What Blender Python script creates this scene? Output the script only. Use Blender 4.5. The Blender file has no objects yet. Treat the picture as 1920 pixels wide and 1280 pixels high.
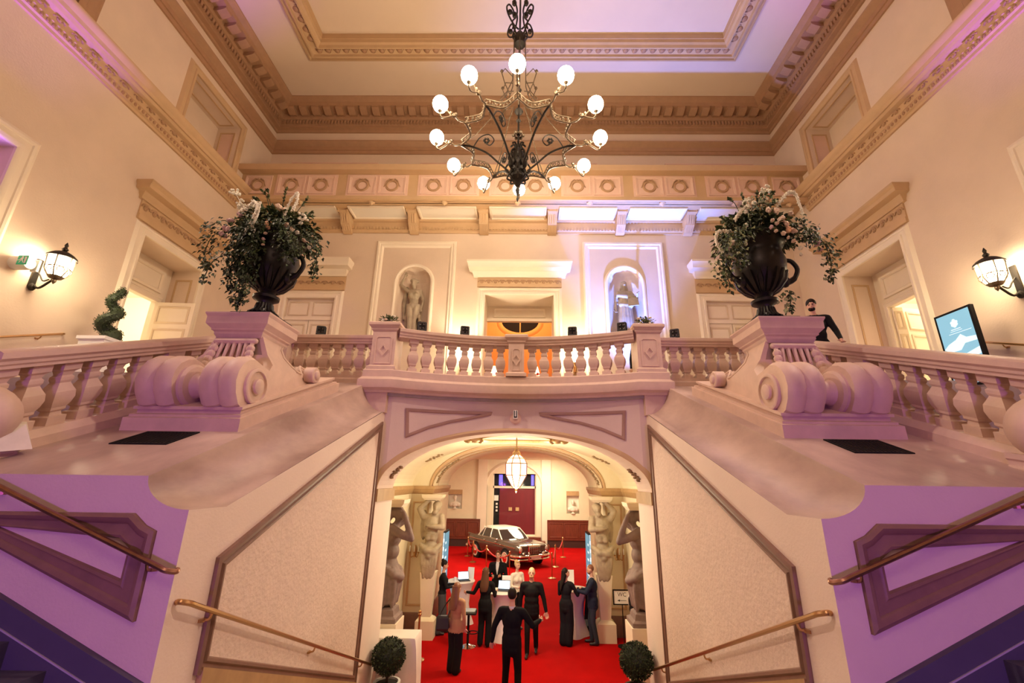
import bpy, bmesh, math, random
import numpy as np
from mathutils import Vector, Matrix
random.seed(7)
SC = bpy.context.scene
COL = SC.collection
PI = math.pi

# ------------------------------------------------------------------ camera
cd = bpy.data.cameras.new('camera'); cam = bpy.data.objects.new('camera', cd); COL.objects.link(cam)
cd.sensor_width = 36.0; cd.lens = 823.4/1920*36; cd.shift_x = -12.05/1920; cd.clip_start = .05; cd.clip_end = 200
def _camrot(p, y, r):
    cy, sy, cp, sp = math.cos(y), math.sin(y), math.cos(p), math.sin(p)
    f = Vector((sy*cp, cy*cp, sp)); rt = Vector((cy, -sy, 0)); up = rt.cross(f)
    r2 = rt*math.cos(r)+up*math.sin(r); u2 = -rt*math.sin(r)+up*math.cos(r)
    return Matrix((r2, u2, -f)).transposed()
cam.matrix_world = Matrix.Translation((0.167, 0, 3.9)) @ _camrot(math.radians(17.572), math.radians(-.807), math.radians(.756)).to_4x4()
SC.camera = cam
SC.view_settings.view_transform = 'Standard'; SC.view_settings.look = 'None'
SC.view_settings.gamma = 1.0; SC.view_settings.use_curve_mapping = False
SC.view_settings.exposure = 0.0

# ------------------------------------------------------------------ world and lamps
w = bpy.data.worlds.new('world'); SC.world = w; w.use_nodes = True
w.node_tree.nodes['Background'].inputs[0].default_value = (.9, .62, .5, 1)
w.node_tree.nodes['Background'].inputs[1].default_value = .03
WARM = (1.0, .80, .55)
def lamp(name, kind, loc, power, color=WARM, target=None, size=.3, spot=60, blend=.5):
    d = bpy.data.lights.new(name, kind); d.energy = power; d.color = color
    if kind == 'AREA': d.shape = 'DISK'; d.size = size
    elif kind == 'SPOT': d.spot_size = math.radians(spot); d.spot_blend = blend; d.shadow_soft_size = size
    else: d.shadow_soft_size = size
    o = bpy.data.objects.new(name, d); COL.objects.link(o); o.location = loc
    if target is not None:
        o.rotation_euler = (Vector(target)-Vector(loc)).to_track_quat('-Z', 'Y').to_euler()
    return o
GLOBE = 73.0          # chandelier globe brightness
# warm fill added behind the photographer, standing in for an unseen lamp
lamp('rear_fill_lamp', 'POINT', (0, -3.0, 11.5), 430, (1, .70, .56), size=1.2)
for s in (-1, 1):
    # violet event spotlights on the landing behind the photographer
    lamp('violet_spotlight', 'SPOT', (s*2.6, -2.6, 3.3), 520, (.52, .14, 1.0), (s*4.0, 4.0, 2.4), size=.35, spot=62, blend=.25)
    # warm floods added at cornice height, each brightening the opposite stair flank
    lamp('cross_fill', 'SPOT', (s*8.2, 4.6, 12.7), 1900, (1, .76, .58), (-s*2.5, 6.6, 4.0), size=.25, spot=52, blend=.7)
    # uplight at the foot of the near doorway, washing the string cornice
    lamp('violet_cornice_uplight', 'SPOT', (s*8.40, 4.3, 6.0), 3000, (.34, .12, 1.0), (s*8.44, 5.4, 12.0), size=.08, spot=40, blend=.9)
    # warm uplights standing at the back wall
    lamp('back_uplight', 'SPOT', (s*1.66, 11.95, 7.5), 150, WARM, (s*1.9, 11.6, 16), size=.1, spot=120, blend=.6)
lamp('violet_gallery_uplight', 'SPOT', (3.2, 11.8, 5.9), 5600, (.12, .24, 1.0), (3.3, 11.5, 16), size=.08, spot=66, blend=.9)

# ------------------------------------------------------------------ materials
MATS = {}
def mat(name, col, rough=.6, metal=0.0, var=0.0, scale=4.0, bump=0.0, bscale=40.0, emit=None, estr=0.0, col2=None, alpha=1.0, trans=0.0, coat=0.0, stretch=None, detail=4.0):
    m = bpy.data.materials.new(name); m.use_nodes = True; MATS[name] = m
    nt = m.node_tree; b = nt.nodes['Principled BSDF']; N = nt.nodes.new; L = nt.links.new
    b.inputs['Base Color'].default_value = (*col, 1); b.inputs['Roughness'].default_value = rough
    b.inputs['Metallic'].default_value = metal
    if alpha < 1: b.inputs['Alpha'].default_value = alpha
    if trans: b.inputs['Transmission Weight'].default_value = trans
    if coat: b.inputs['Coat Weight'].default_value = coat
    if var or col2 or bump:
        tc = N('ShaderNodeTexCoord'); src = tc.outputs['Object']
        if stretch:
            mp = N('ShaderNodeMapping'); mp.inputs['Scale'].default_value = stretch; L(src, mp.inputs[0]); src = mp.outputs[0]
    if var or col2:
        n = N('ShaderNodeTexNoise'); n.inputs['Scale'].default_value = scale; n.inputs['Detail'].default_value = detail; n.inputs['Roughness'].default_value = .6
        L(src, n.inputs['Vector'])
        r = N('ShaderNodeValToRGB'); L(n.outputs['Fac'], r.inputs[0])
        c2 = col2 if col2 else tuple(max(0, c*(1-var)) for c in col)
        r.color_ramp.elements[0].position = .3; r.color_ramp.elements[1].position = .68
        r.color_ramp.elements[0].color = (*c2, 1); r.color_ramp.elements[1].color = (*col, 1)
        L(r.outputs[0], b.inputs['Base Color'])
    if bump:
        n2 = N('ShaderNodeTexNoise'); n2.inputs['Scale'].default_value = bscale; n2.inputs['Detail'].default_value = 3; L(src, n2.inputs['Vector'])
        bp = N('ShaderNodeBump'); bp.inputs['Strength'].default_value = bump; bp.inputs['Distance'].default_value = .02
        L(n2.outputs['Fac'], bp.inputs['Height']); L(bp.outputs[0], b.inputs['Normal'])
    if emit:
        b.inputs['Emission Color'].default_value = (*emit, 1); b.inputs['Emission Strength'].default_value = estr
    return m
mat('plaster', (.76, .60, .455), .75, var=.07, scale=1.3, bump=.12, bscale=30)
mat('plaster_light', (.86, .74, .58), .7, var=.05, scale=2)
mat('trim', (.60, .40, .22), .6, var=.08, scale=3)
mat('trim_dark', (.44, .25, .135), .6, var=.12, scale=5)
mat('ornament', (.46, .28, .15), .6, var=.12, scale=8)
mat('ceiling', (.78, .62, .46), .75, var=.05, scale=.8)
mat('panel_pink', (.76, .52, .40), .7, var=.06, scale=3)
mat('stone', (.70, .50, .41), .55, var=.12, scale=5, bump=.06)
mat('marble', (.62, .455, .395), .4, scale=1.6, col2=(.33, .22, .195), stretch=(1, .45, 1), detail=8)
mat('stair_plaster', (.76, .60, .53), .75, var=.05, scale=2, bump=.1)
mat('flank_plaster_lit', (.86, .70, .62), .75, var=.05, scale=2, bump=.1)  # stair plaster lightened, making up for light missing on the flank walls
mat('stair_rough', (.84, .67, .58), .85, var=.08, scale=6, bump=.55, bscale=22)
mat('brown', (.26, .14, .10), .5, var=.2, scale=6)
mat('brown_gold', (.52, .33, .16), .5, var=.2, scale=5)
mat('dado', (.085, .075, .12), .5, var=.1)
mat('dado_line', (.45, .40, .48), .5)
mat('carpet', (.45, .0045, .005), .95, var=.2, scale=1.2, bump=.2, bscale=150).node_tree.nodes['Principled BSDF'].inputs['Specular IOR Level'].default_value = .05
mat('stair_stone', (.45, .38, .34), .6, var=.15)
mat('vault', (.82, .72, .52), .7, var=.07, scale=2)
mat('vault_paint', (.36, .24, .13), .8, var=.2)
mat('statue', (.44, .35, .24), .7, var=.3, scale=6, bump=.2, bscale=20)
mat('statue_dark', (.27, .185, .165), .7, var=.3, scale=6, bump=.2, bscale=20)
mat('bust', (.80, .72, .60), .6, var=.15)
mat('wood_red', (.20, .045, .022), .35, var=.45, scale=5, stretch=(6, 6, .6))
mat('wood_dark', (.05, .02, .015), .5)
mat('iron', (.035, .028, .022), .5, .6, var=.3)
mat('iron_lit', (.20, .14, .085), .45, .5, var=.5, scale=30)  # iron with the glow of the nearby lamps put into its colour
mat('bronze', (.030, .026, .024), .38, .55, var=.4, scale=8)
mat('brass', (.55, .33, .15), .3, 1.0)
mat('copper', (.42, .22, .15), .35, 1.0, var=.25, scale=12)
mat('chrome', (.85, .80, .76), .12, 1.0)
mat('globe', (1, 1, 1), .4, emit=(1.0, .80, .55), estr=GLOBE)
mat('lantern_glass', (1, 1, 1), .4, emit=(1.0, .86, .62), estr=2.6)
mat('sconce_glass', (1, 1, 1), .4, emit=(1.0, .80, .50), estr=30)
mat('lampshade', (1, .8, .6), .6, emit=(1.0, .62, .32), estr=3.0)
mat('leaf_dark', (.035, .055, .022), .6, var=.5, scale=20)
mat('leaf', (.10, .15, .05), .6, var=.5, scale=20)
mat('leaf_pale', (.34, .36, .18), .6, var=.4, scale=20)
mat('petal_white', (.84, .80, .68), .6)
mat('petal_pink', (.62, .40, .42), .6, var=.2, scale=20)
mat('petal_peach', (.85, .52, .34), .6)
mat('petal_blush', (.78, .60, .48), .6)
mat('soil', (.03, .02, .015), .9)
mat('white', (.85, .83, .80), .6)
mat('white_cloth', (.80, .72, .66), .85, var=.06)
mat('cloth_rose', (.62, .46, .42), .8, var=.08)
mat('black', (.011, .010, .010), .65)
mat('black_cloth', (.013, .012, .014), .8)
mat('suit', (.011, .0105, .011), .9)
mat('navy', (.02, .025, .045), .75)
mat('grey_cloth', (.07, .07, .075), .8)
mat('denim', (.035, .045, .06), .85)
mat('tan_cloth', (.48, .26, .13), .8, var=.15)
mat('cream_cloth', (.74, .66, .56), .8)
mat('shirt', (.62, .60, .60), .7)
mat('skin', (.62, .34, .23), .55)
mat('hair_dark', (.018, .012, .009), .5)
mat('hair_brown', (.10, .045, .022), .5)
mat('hair_blond', (.60, .40, .18), .5)
mat('hair_auburn', (.20, .075, .035), .5)
mat('eye_dark', (.02, .015, .012), .2)
mat('lip', (.45, .16, .13), .5)
mat('leather', (.02, .018, .018), .35)
mat('rope_red', (.55, .03, .03), .7)
mat('car_paint', (.10, .075, .06), .22, .35, coat=.6)
mat('car_cream', (.82, .76, .64), .3, coat=.5)
mat('car_glass', (.03, .025, .025), .06, coat=.5)
mat('rubber', (.012, .012, .012), .7)
mat('glass_pane', (.06, .06, .06), .05, alpha=.14)
mat('curtain_red', (.32, .004, .016), .5, var=.3, scale=3, stretch=(6, 1, .4))
mat('night', (.012, .012, .014), .7)
mat('blue_light', (.1, .08, .4), .5, emit=(.16, .12, 1.0), estr=2.2)
mat('paper', (.82, .80, .76), .7)
mat('ink', (.03, .03, .03), .7)
mat('door_line', (.66, .52, .36), .6)
mat('brown_light', (.40, .235, .19), .55, var=.1)
mat('gilt', (.66, .45, .20), .45, .35, var=.3, scale=20)
mat('picture_dark', (.16, .10, .06), .5, var=.5, scale=4)
mat('orange_lit_wall', (.86, .46, .18), .8, var=.05)  # orange light of the back room put into the wall colour
mat('white_wall', (.86, .80, .68), .8)
mat('laptop_screen', (.3, .3, .35), .4, emit=(.62, .82, 1.0), estr=2.2)
mat('screen_blue', (.1, .2, .25), .4, emit=(.22, .50, .64), estr=.95)
mat('screen_white', (.4, .4, .4), .4, emit=(.62, .85, .92), estr=1.0)
mat('screen_pale', (.3, .4, .4), .4, emit=(.30, .55, .75), estr=.7)
mat('display_teal', (.02, .05, .06), .4, emit=(.10, .34, .46), estr=.9)
mat('exit_green', (.02, .35, .16), .5, emit=(.02, .4, .18), estr=.25)

for _n in ('black','black_cloth','suit','navy','denim','grey_cloth','hair_dark','hair_brown','night'): MATS[_n].node_tree.nodes['Principled BSDF'].inputs['Specular IOR Level'].default_value = .12

# ------------------------------------------------------------------ mesh helpers
class MB:
    def __init__(s): s.v = []; s.f = []; s.m = []
    def add(s, vs, fs, mi=0):
        o = len(s.v); s.v += [tuple(p) for p in vs]; s.f += [tuple(o+i for i in f) for f in fs]; s.m += [mi]*len(fs); return s
    def box(s, x0, x1, y0, y1, z0, z1, mi=0):
        return s.add([(x0,y0,z0),(x1,y0,z0),(x1,y1,z0),(x0,y1,z0),(x0,y0,z1),(x1,y0,z1),(x1,y1,z1),(x0,y1,z1)],
              [(0,3,2,1),(4,5,6,7),(0,1,5,4),(1,2,6,5),(2,3,7,6),(3,0,4,7)], mi)
    def bev(s, x0, x1, y0, y1, z0, z1, b=.01, mi=0):
        # box with its vertical edges and its top edge chamfered
        P = [(x0+b,y0),(x1-b,y0),(x1,y0+b),(x1,y1-b),(x1-b,y1),(x0+b,y1),(x0,y1-b),(x0,y0+b)]
        cx, cy = (x0+x1)/2, (y0+y1)/2
        Q = [(cx+(x-cx)*(1-2*b/(x1-x0)), cy+(y-cy)*(1-2*b/(y1-y0))) for x, y in P]
        return s.loft([[(x,y,z0) for x,y in P], [(x,y,z1-b) for x,y in P], [(x,y,z1) for x,y in Q]], mi=mi)
    def quad(s, a, b, c, d, mi=0): return s.add([a,b,c,d], [(0,1,2,3)], mi)
    def prism(s, P, h0, h1, mp, mi=0):
        n = len(P)
        return s.add([mp(u,v,h0) for u,v in P]+[mp(u,v,h1) for u,v in P],
              [tuple(range(n))[::-1], tuple(range(n,2*n))]+[(i,(i+1)%n,n+(i+1)%n,n+i) for i in range(n)], mi)
    def loft(s, R, closed=True, cap=True, mi=0):
        n = len(R[0]); vs = [p for r in R for p in r]; fs = []
        for k in range(len(R)-1):
            for i in range(n if closed else n-1):
                j = (i+1) % n; fs.append((k*n+i, k*n+j, (k+1)*n+j, (k+1)*n+i))
        if cap and closed and n > 2: fs += [tuple(range(n))[::-1], tuple(range((len(R)-1)*n, len(R)*n))]
        return s.add(vs, fs, mi)
    def tube(s, path, r, n=8, mi=0, cap=True, flat=1.0):
        P = [Vector(p) for p in path]; R = []; up = None
        for i, p in enumerate(P):
            t = (P[min(i+1,len(P)-1)]-P[max(i-1,0)])
            if t.length < 1e-9: t = Vector((0,0,1))
            t.normalize()
            if up is None:
                up = Vector((0,0,1)) if abs(t.z) < .9 else Vector((1,0,0))
            a = up - t*up.dot(t)
            if a.length < 1e-6: a = t.orthogonal()
            a.normalize(); up = a; b = t.cross(a)
            rr = r[i] if isinstance(r, (list, tuple)) else r
            R.append([p+a*(math.cos(q)*rr)+b*(math.sin(q)*rr*flat) for q in (2*PI*k/n for k in range(n))])
        return s.loft(R, True, cap, mi)
    def lathe(s, prof, n=20, o=(0,0,0), mi=0, cap=True, sq=None):
        R = []
        for r, z in prof: R.append([(o[0]+r*math.cos(2*PI*k/n), o[1]+r*math.sin(2*PI*k/n), o[2]+z) for k in range(n)])
        return s.loft(R, True, cap, mi)
    def ell(s, c, r, nu=10, nv=7, mi=0):
        R = []
        for j in range(nv+1):
            t = PI*j/nv; t = min(max(t, .06), PI-.06)
            R.append([(c[0]+r[0]*math.sin(t)*math.cos(2*PI*k/nu), c[1]+r[1]*math.sin(t)*math.sin(2*PI*k/nu), c[2]-r[2]*math.cos(t)) for k in range(nu)])
        return s.loft(R, True, True, mi)
    def capsule(s, a, b, ra, rb, n=8, mi=0):
        a, b = Vector(a), Vector(b); d = b-a; L = d.length or 1e-6; d = d/L
        P = []; R = []
        for t in (-.98, -.75, -.4, 0): P.append(a+d*ra*t); R.append(ra*math.sqrt(max(.01, 1-t*t)))
        for t in (0, .4, .75, .98): P.append(b+d*rb*t); R.append(rb*math.sqrt(max(.01, 1-t*t)))
        return s.tube(P, R, n, mi)
    def torus(s, c, R, r, n=20, k=6, mp=None, mi=0):
        rings = []
        for i in range(n):
            a = 2*PI*i/n
            ring = []
            for j in range(k):
                q = 2*PI*j/k; u = (R+r*math.cos(q))*math.cos(a); v = (R+r*math.cos(q))*math.sin(a); h = r*math.sin(q)
                ring.append(mp(c[0]+u, c[1]+v, h) if mp else (c[0]+u, c[1]+v, c[2]+h))
            rings.append(ring)
        rings.append(rings[0])
        return s.loft(rings, True, False, mi)
    def xf(s, fn): s.v = [tuple(fn(*p)) for p in s.v]; return s
    def mx(s, sg):
        if sg < 0: s.v = [(-x, y, z) for x, y, z in s.v]
        return s
    def mesh(s, name, mats, smooth=35, fixn=True):
        me = bpy.data.meshes.new(name); me.from_pydata(s.v, [], s.f)
        for m in ([mats] if isinstance(mats, str) else mats): me.materials.append(MATS[m])
        if len(me.materials) > 1: me.polygons.foreach_set('material_index', s.m)
        if fixn:
            bm = bmesh.new(); bm.from_mesh(me); bmesh.ops.recalc_face_normals(bm, faces=bm.faces); bm.to_mesh(me); bm.free()
        if smooth:
            me.polygons.foreach_set('use_smooth', [True]*len(me.polygons)); me.set_sharp_from_angle(angle=math.radians(smooth))
        me.update(); return me
    def build(s, name, mats, parent=None, smooth=35, fixn=True):
        return link(bpy.data.objects.new(name, s.mesh(name, mats, smooth, fixn)), parent)

def link(o, parent=None):
    COL.objects.link(o)
    if parent is not None:
        o.parent = parent
        if parent.type == 'EMPTY': o.matrix_parent_inverse = INV[parent.name]
    return o
INV = {}
def thing(name, label, cat, loc=(0,0,0), rz=0.0, group=None, local=False):
    o = bpy.data.objects.new(name, None); COL.objects.link(o); o.location = loc; o.rotation_euler = (0,0,rz)
    o.empty_display_size = .1
    tag(o, label, cat, group)
    INV[o.name] = Matrix() if local else (Matrix.Translation(loc) @ Matrix.Rotation(rz, 4, 'Z')).inverted()
    return o
def tag(o, label, cat, group=None):
    o['label'] = label; o['category'] = cat
    if group: o['group'] = group
    return o
def struct(name, mb, mats, smooth=35, fixn=True, parent=None):
    o = mb.build(name, mats, parent, smooth, fixn)
    if parent is None: o['kind'] = 'structure'
    return o
def stuff(o): o['kind'] = 'stuff'; return o
def inst(name, me, parent, loc=(0,0,0), rot=(0,0,0), sc=(1,1,1)):
    o = link(bpy.data.objects.new(name, me), parent); o.location = loc; o.rotation_euler = rot; o.scale = sc; return o
def dup(root, loc, rz, label=None, group=None):
    r = root.copy(); COL.objects.link(r); r.location = loc; r.rotation_euler = (0,0,rz)
    if label: r['label'] = label
    if group: r['group'] = group
    for ch in list(root.children):
        c = ch.copy(); COL.objects.link(c); c.parent = r
        for g in list(ch.children):
            d = g.copy(); COL.objects.link(d); d.parent = c
    return r

def off(P, d, closed=False):
    # offset a 2-D polyline to its left by d with mitred corners
    n = len(P); out = []
    for i in range(n):
        if closed or 0 < i < n-1:
            a, b, c = P[(i-1) % n], P[i], P[(i+1) % n]
        elif i == 0: a = None; b, c = P[0], P[1]
        else: a, b, c = P[-2], P[-1], None
        def nrm(p, q):
            L = math.hypot(q[0]-p[0], q[1]-p[1]) or 1e-9; return (-(q[1]-p[1])/L, (q[0]-p[0])/L)
        if a is None: nx, ny = nrm(b, c); k = 1
        elif c is None: nx, ny = nrm(a, b); k = 1
        else:
            n1 = nrm(a, b); n2 = nrm(b, c); nx, ny = n1[0]+n2[0], n1[1]+n2[1]; L2 = nx*nx+ny*ny
            k = 2/max(L2, .25)
        out.append((b[0]+nx*d*k, b[1]+ny*d*k))
    return out
def area2(P): return sum(P[i][0]*P[(i+1)%len(P)][1]-P[(i+1)%len(P)][0]*P[i][1] for i in range(len(P)))
def frame(mb, P, prof, mp, closed=True, mi=0):
    # moulding whose profile [(inward, height)] follows the outline P of a panel
    if closed and area2(P) < 0: P = P[::-1]
    R = []
    for d, h in prof: R.append([mp(u, v, h) for u, v in off(P, d, closed)])
    mb.loft(R, closed, False, mi); return mb
def sweepz(mb, P, prof, closed=False, mi=0, dz=None, cap=True):
    # profile [(left offset, z)] along a plan path P
    rings = []
    cols = [off(P, d, closed) for d, z in prof]
    for i in range(len(P)):
        rings.append([(cols[k][i][0], cols[k][i][1], prof[k][1]+(dz(i) if dz else 0)) for k in range(len(prof))])
    if closed: rings.append(rings[0])
    mb.loft(rings, True, cap and not closed, mi); return mb
def rect(u0, u1, v0, v1): return [(u0,v0),(u1,v0),(u1,v1),(u0,v1)]
def grid_wall(mb, u0, u1, v0, v1, holes, mp, depth=None, mi=0):
    us = sorted({u0,u1,*[q for h in holes for q in h[:2]]}); vs = sorted({v0,v1,*[q for h in holes for q in h[2:4]]})
    us = [q for q in us if u0 <= q <= u1]; vs = [q for q in vs if v0 <= q <= v1]
    for i in range(len(us)-1):
        for j in range(len(vs)-1):
            cu, cv = (us[i]+us[i+1])/2, (vs[j]+vs[j+1])/2
            if any(h[0] < cu < h[1] and h[2] < cv < h[3] for h in holes): continue
            mb.quad(mp(us[i],vs[j],0), mp(us[i+1],vs[j],0), mp(us[i+1],vs[j+1],0), mp(us[i],vs[j+1],0), mi)
    for h in holes:
        d = h[4] if len(h) > 4 else depth
        if d:
            C = [(h[0],h[2]),(h[1],h[2]),(h[1],h[3]),(h[0],h[3])]
            for i in range(4):
                a, b = C[i], C[(i+1)%4]; mb.quad(mp(*a,0), mp(*b,0), mp(*b,-d), mp(*a,-d), mi)
    return mb
def smooth_path(P, k=6):
    P = [Vector(p) for p in P]; out = []
    for i in range(len(P)-1):
        a, b, c, d = P[max(i-1,0)], P[i], P[i+1], P[min(i+2,len(P)-1)]
        for j in range(k):
            t = j/k; out.append(.5*((2*b)+(c-a)*t+(2*a-5*b+4*c-d)*t*t+(3*b-a-3*c+d)*t**3))
    out.append(P[-1]); return out
# ------------------------------------------------------------------ room shell
W, YB, ZC, FL, YF = 8.66, 12.5, 16.32, 5.65, -6.0
def side(s): return lambda u, v, h: (s*(W-h), u, v)
def back(u, v, h): return (u, YB-h, v)
CAS = [(0, 0), (0, .05), (.03, .07), (.07, .07), (.085, .045), (.15, .045), (.165, .06), (.2, .06), (.23, .03), (.26, .0)]
CASI = [(-d, h) for d, h in CAS]              # casing running outwards from an opening
def outline3(u0, u1, v0, v1): return [(u1, v0), (u1, v1), (u0, v1), (u0, v0)]
def ornament_mesh():
    m = MB()
    for sg in (-1, 1):
        P = [(sg*.10*math.cos(a)*(1-a/9), 0, sg*.0+.075*math.sin(a)*(1-a/9)) for a in (0, .7, 1.5, 2.3, 3.1, 3.9, 4.7)]
        m.tube([(p[0]+sg*.02, -.015, p[2]) for p in P], [.018,.02,.02,.018,.016,.014,.012], 5)
    m.ell((0, -.02, 0), (.035, .025, .035), 8, 5)
    return m.mesh('scroll_ornament', 'ornament')
ORN = ornament_mesh()
def cornice_box(mb, u0, u1, z0, z1, pr, mp, mi=0):
    # small projecting cornice over a door with returned ends
    h = z1-z0
    prof = [(0, z0), (.18, z0), (.22, z0+.18*h), (.34, z0+.3*h), (.38, z0+.42*h), (.82, z0+.5*h), (.86, z0+.72*h), (1, z0+.86*h), (1, z1), (0, z1)]
    R = []
    for a, z in prof:
        p = a*pr; R.append([mp(u0+.0-p*.55+.16, z, 0), mp(u0-p*.55+.16, z, p), mp(u1+p*.55-.16, z, p), mp(u1+p*.55-.16, z, 0)])
    n = len(R); mb.loft(R, False, False, mi); mb.quad(R[-1][0], R[-1][1], R[-1][2], R[-1][3], mi)

# side walls
for s in (-1, 1):
    mp = side(s); nm = 'left' if s < 0 else 'right'
    mb = MB()
    grid_wall(mb, YF, YB, 0, ZC, [(8.85,10.73,FL,9.2,.75), (4.2,6.12,3.7,9.28,.75), (8.93,10.87,12.37,14.15,.7), (3.7,6.1,12.37,14.2,.55)], mp)
    wl = struct('wall_'+nm, mb, 'plaster', 0)
    # blind window in the attic with panelled reveals
    m = MB(); frame(m, outline3(8.93,10.87,12.37,14.15), CASI, mp, False)
    wn = struct('window_%d' % (1 if s < 0 else 2), m, 'trim')
    m = MB(); m.quad(mp(8.93,12,-.7), mp(10.87,12,-.7), mp(10.87,14.15,-.7), mp(8.93,14.15,-.7)); m.build('blind_panel', 'plaster', wn)
    m = MB()
    frame(m, rect(.12,.58,12.3,13.98), [(0,0),(0,.02),(.04,.02),(.04,0)], lambda u,v,h: (s*(W+u), 10.87-h, v))
    frame(m, rect(.12,.58,9.05,10.75), [(0,0),(0,.02),(.04,.02),(.04,0)], lambda u,v,h: (s*(W+u), v, 14.15-h))
    m.build('reveal_moulding', 'trim', wn)
    m = MB(); m.quad((s*(W+.12),10.865,12.3),(s*(W+.58),10.865,12.3),(s*(W+.58),10.865,13.98),(s*(W+.12),10.865,13.98)); m.build('reveal_panel', 'panel_pink', wn)
    # open attic window nearer the photographer
    m = MB(); frame(m, outline3(3.7,6.1,12.37,14.2), [(-d*1.6, h) for d, h in CAS], mp, False)
    wn = struct('window_%d' % (3 if s < 0 else 4), m, 'trim_dark')
    m = MB(); m.box(*sorted((s*(W+.5), s*(W+.56))), 3.7, 6.1, 12, 14.2); m.build('dark_pane', 'night', wn)
    m = MB()
    for y in (4.5, 5.3): m.box(*sorted((s*(W+.44), s*(W+.5))), y-.04, y+.04, 12, 14.2)
    m.build('glazing_bar', 'wood_dark', wn)
    # doors in the side wall
    for k, (y0, y1, z0, z1) in enumerate(((8.85,10.73,FL,9.2), (4.2,6.12,3.7,9.28))):
        m = MB(); frame(m, outline3(y0,y1,z0,z1), [(d if True else 0, h) for d, h in CASI] if area2(outline3(y0,y1,z0,z1)) < 0 else [(d*(1+.3*k), h) for d, h in CASI], mp, False)
        dr = struct('door_%d' % (1+k+(2 if s > 0 else 0)), m, 'plaster_light')
        if k == 0:
            m = MB(); m.prism(rect(y0-.3,y1+.3,z1+.28,z1+.4), 0, .06, mp); m.prism(rect(y0-.3,y1+.3,z1+.4,z1+.77), 0, .035, mp)
            m.build('frieze', 'trim', dr)
            m = MB(); cornice_box(m, y0-.5, y1+.5, z1+.75, z1+1.12, .38, mp); m.build('cornice', 'trim', dr)
            for i in range(10):
                inst('scroll_ornament', ORN, dr, mp(y0-.18+i*(y1-y0+.36)/9, z1+.585, .035), (0, 0, -s*PI/2), (1, 1, 1.25))
        else:
            m = MB(); m.quad(mp(y0,z0,-.75), mp(y1,z0,-.75), mp(y1,z1,-.75), mp(y0,z1,-.75)); m.build('door_panel', 'plaster_light', dr)
    # reveal panels and inner door of the far side door
    dr = [o for o in bpy.data.objects if o.name == 'door_%d' % (1 if s < 0 else 3)][0]
    m = MB(); frame(m, rect(.15,.6,6.1,8.95), [(0,0),(0,.015),(.03,.02),(.05,.015),(.05,0)], lambda u,v,h: (s*(W+u), 10.73-h, v)); m.build('reveal_moulding', 'trim', dr)
    xi = W+.75
    m = MB()
    def ip(u, v, h): return (s*(xi-h), u, v)
    grid_wall(m, 8.4, 11.9, FL, 9.6, [(8.95,10.45,FL,8.2)], ip, .12); m.build('inner_wall', 'plaster_light', dr)
    m = MB(); frame(m, outline3(8.95,10.45,FL,8.2), [(-d*.7,h*.8) for d,h in CAS], ip, False)
    frame(m, rect(8.95,10.5,8.45,9.05), [(0,0),(0,.05),(.06,.05),(.09,.02),(.09,0)], ip); m.build('transom', 'plaster_light', dr)
# lit rooms behind the side doors
for s in (-1, 1):
    m = MB(); x0, x1 = W+.9, W+4.6
    m.quad((s*x1,7.0,FL),(s*x1,13.5,FL),(s*x1,13.5,9.6),(s*x1,7.0,9.6)); m.quad((s*x0,13.5,FL),(s*x1,13.5,FL),(s*x1,13.5,9.6),(s*x0,13.5,9.6))
    m.quad((s*x0,7.0,FL),(s*x1,7.0,FL),(s*x1,7.0,9.6),(s*x0,7.0,9.6)); m.quad((s*x0,7,9.6),(s*x1,7,9.6),(s*x1,13.5,9.6),(s*x0,13.5,9.6)); m.quad((s*x0,7,FL),(s*x1,7,FL),(s*x1,13.5,FL),(s*x0,13.5,FL))
    struct('wall_%s_side_room' % ('left' if s < 0 else 'right'), m, 'white_wall', 0)
    lamp('side_room_lamp', 'POINT', (s*(W+2.6), 10.4, 9.0), 380, (1, .84, .62), size=.3)
def door_leaf(parent, hinge, ang, wd, z0, z1, ny=3, th=.05, col='plaster_light', flip=1):
    # panelled door leaf hung at hinge, opening angle ang in plan
    c, sn = math.cos(ang), math.sin(ang)
    def mp(u, v, h): return (hinge[0]+u*c-h*sn, hinge[1]+u*sn+h*c, v)
    m = MB(); m.prism(rect(0, wd, z0, z1), -th/2, th/2, mp); leaf = m.build('door_leaf', col, parent)
    H = z1-z0; cuts = [.06, .40, .46, .72, .77, .96] if ny == 3 else [.06,.5,.56,.95]
    for i in range(0, len(cuts), 2):
        for sg in (-1, 1):
            m = MB(); frame(m, rect(.1*wd, .9*wd, z0+cuts[i]*H, z0+cuts[i+1]*H), [(0,sg*th/2),(0,sg*(th/2+.012)),(.025,sg*(th/2+.018)),(.05,sg*(th/2+.012)),(.06,sg*th/2)], mp)
            m.build('leaf_moulding', 'door_line', leaf)
    return leaf
D1 = bpy.data.objects['door_1']; D3 = bpy.data.objects['door_3']
door_leaf(D1, (-(W+.72), 10.45), math.radians(4), 1.0, FL, 8.18)
door_leaf(D3, (W+1.0, 10.42), math.radians(12), .9, FL, 8.18)
door_leaf(D3, (W+.78, 10.42), math.radians(-8+0), .22, FL, 8.18)

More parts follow.
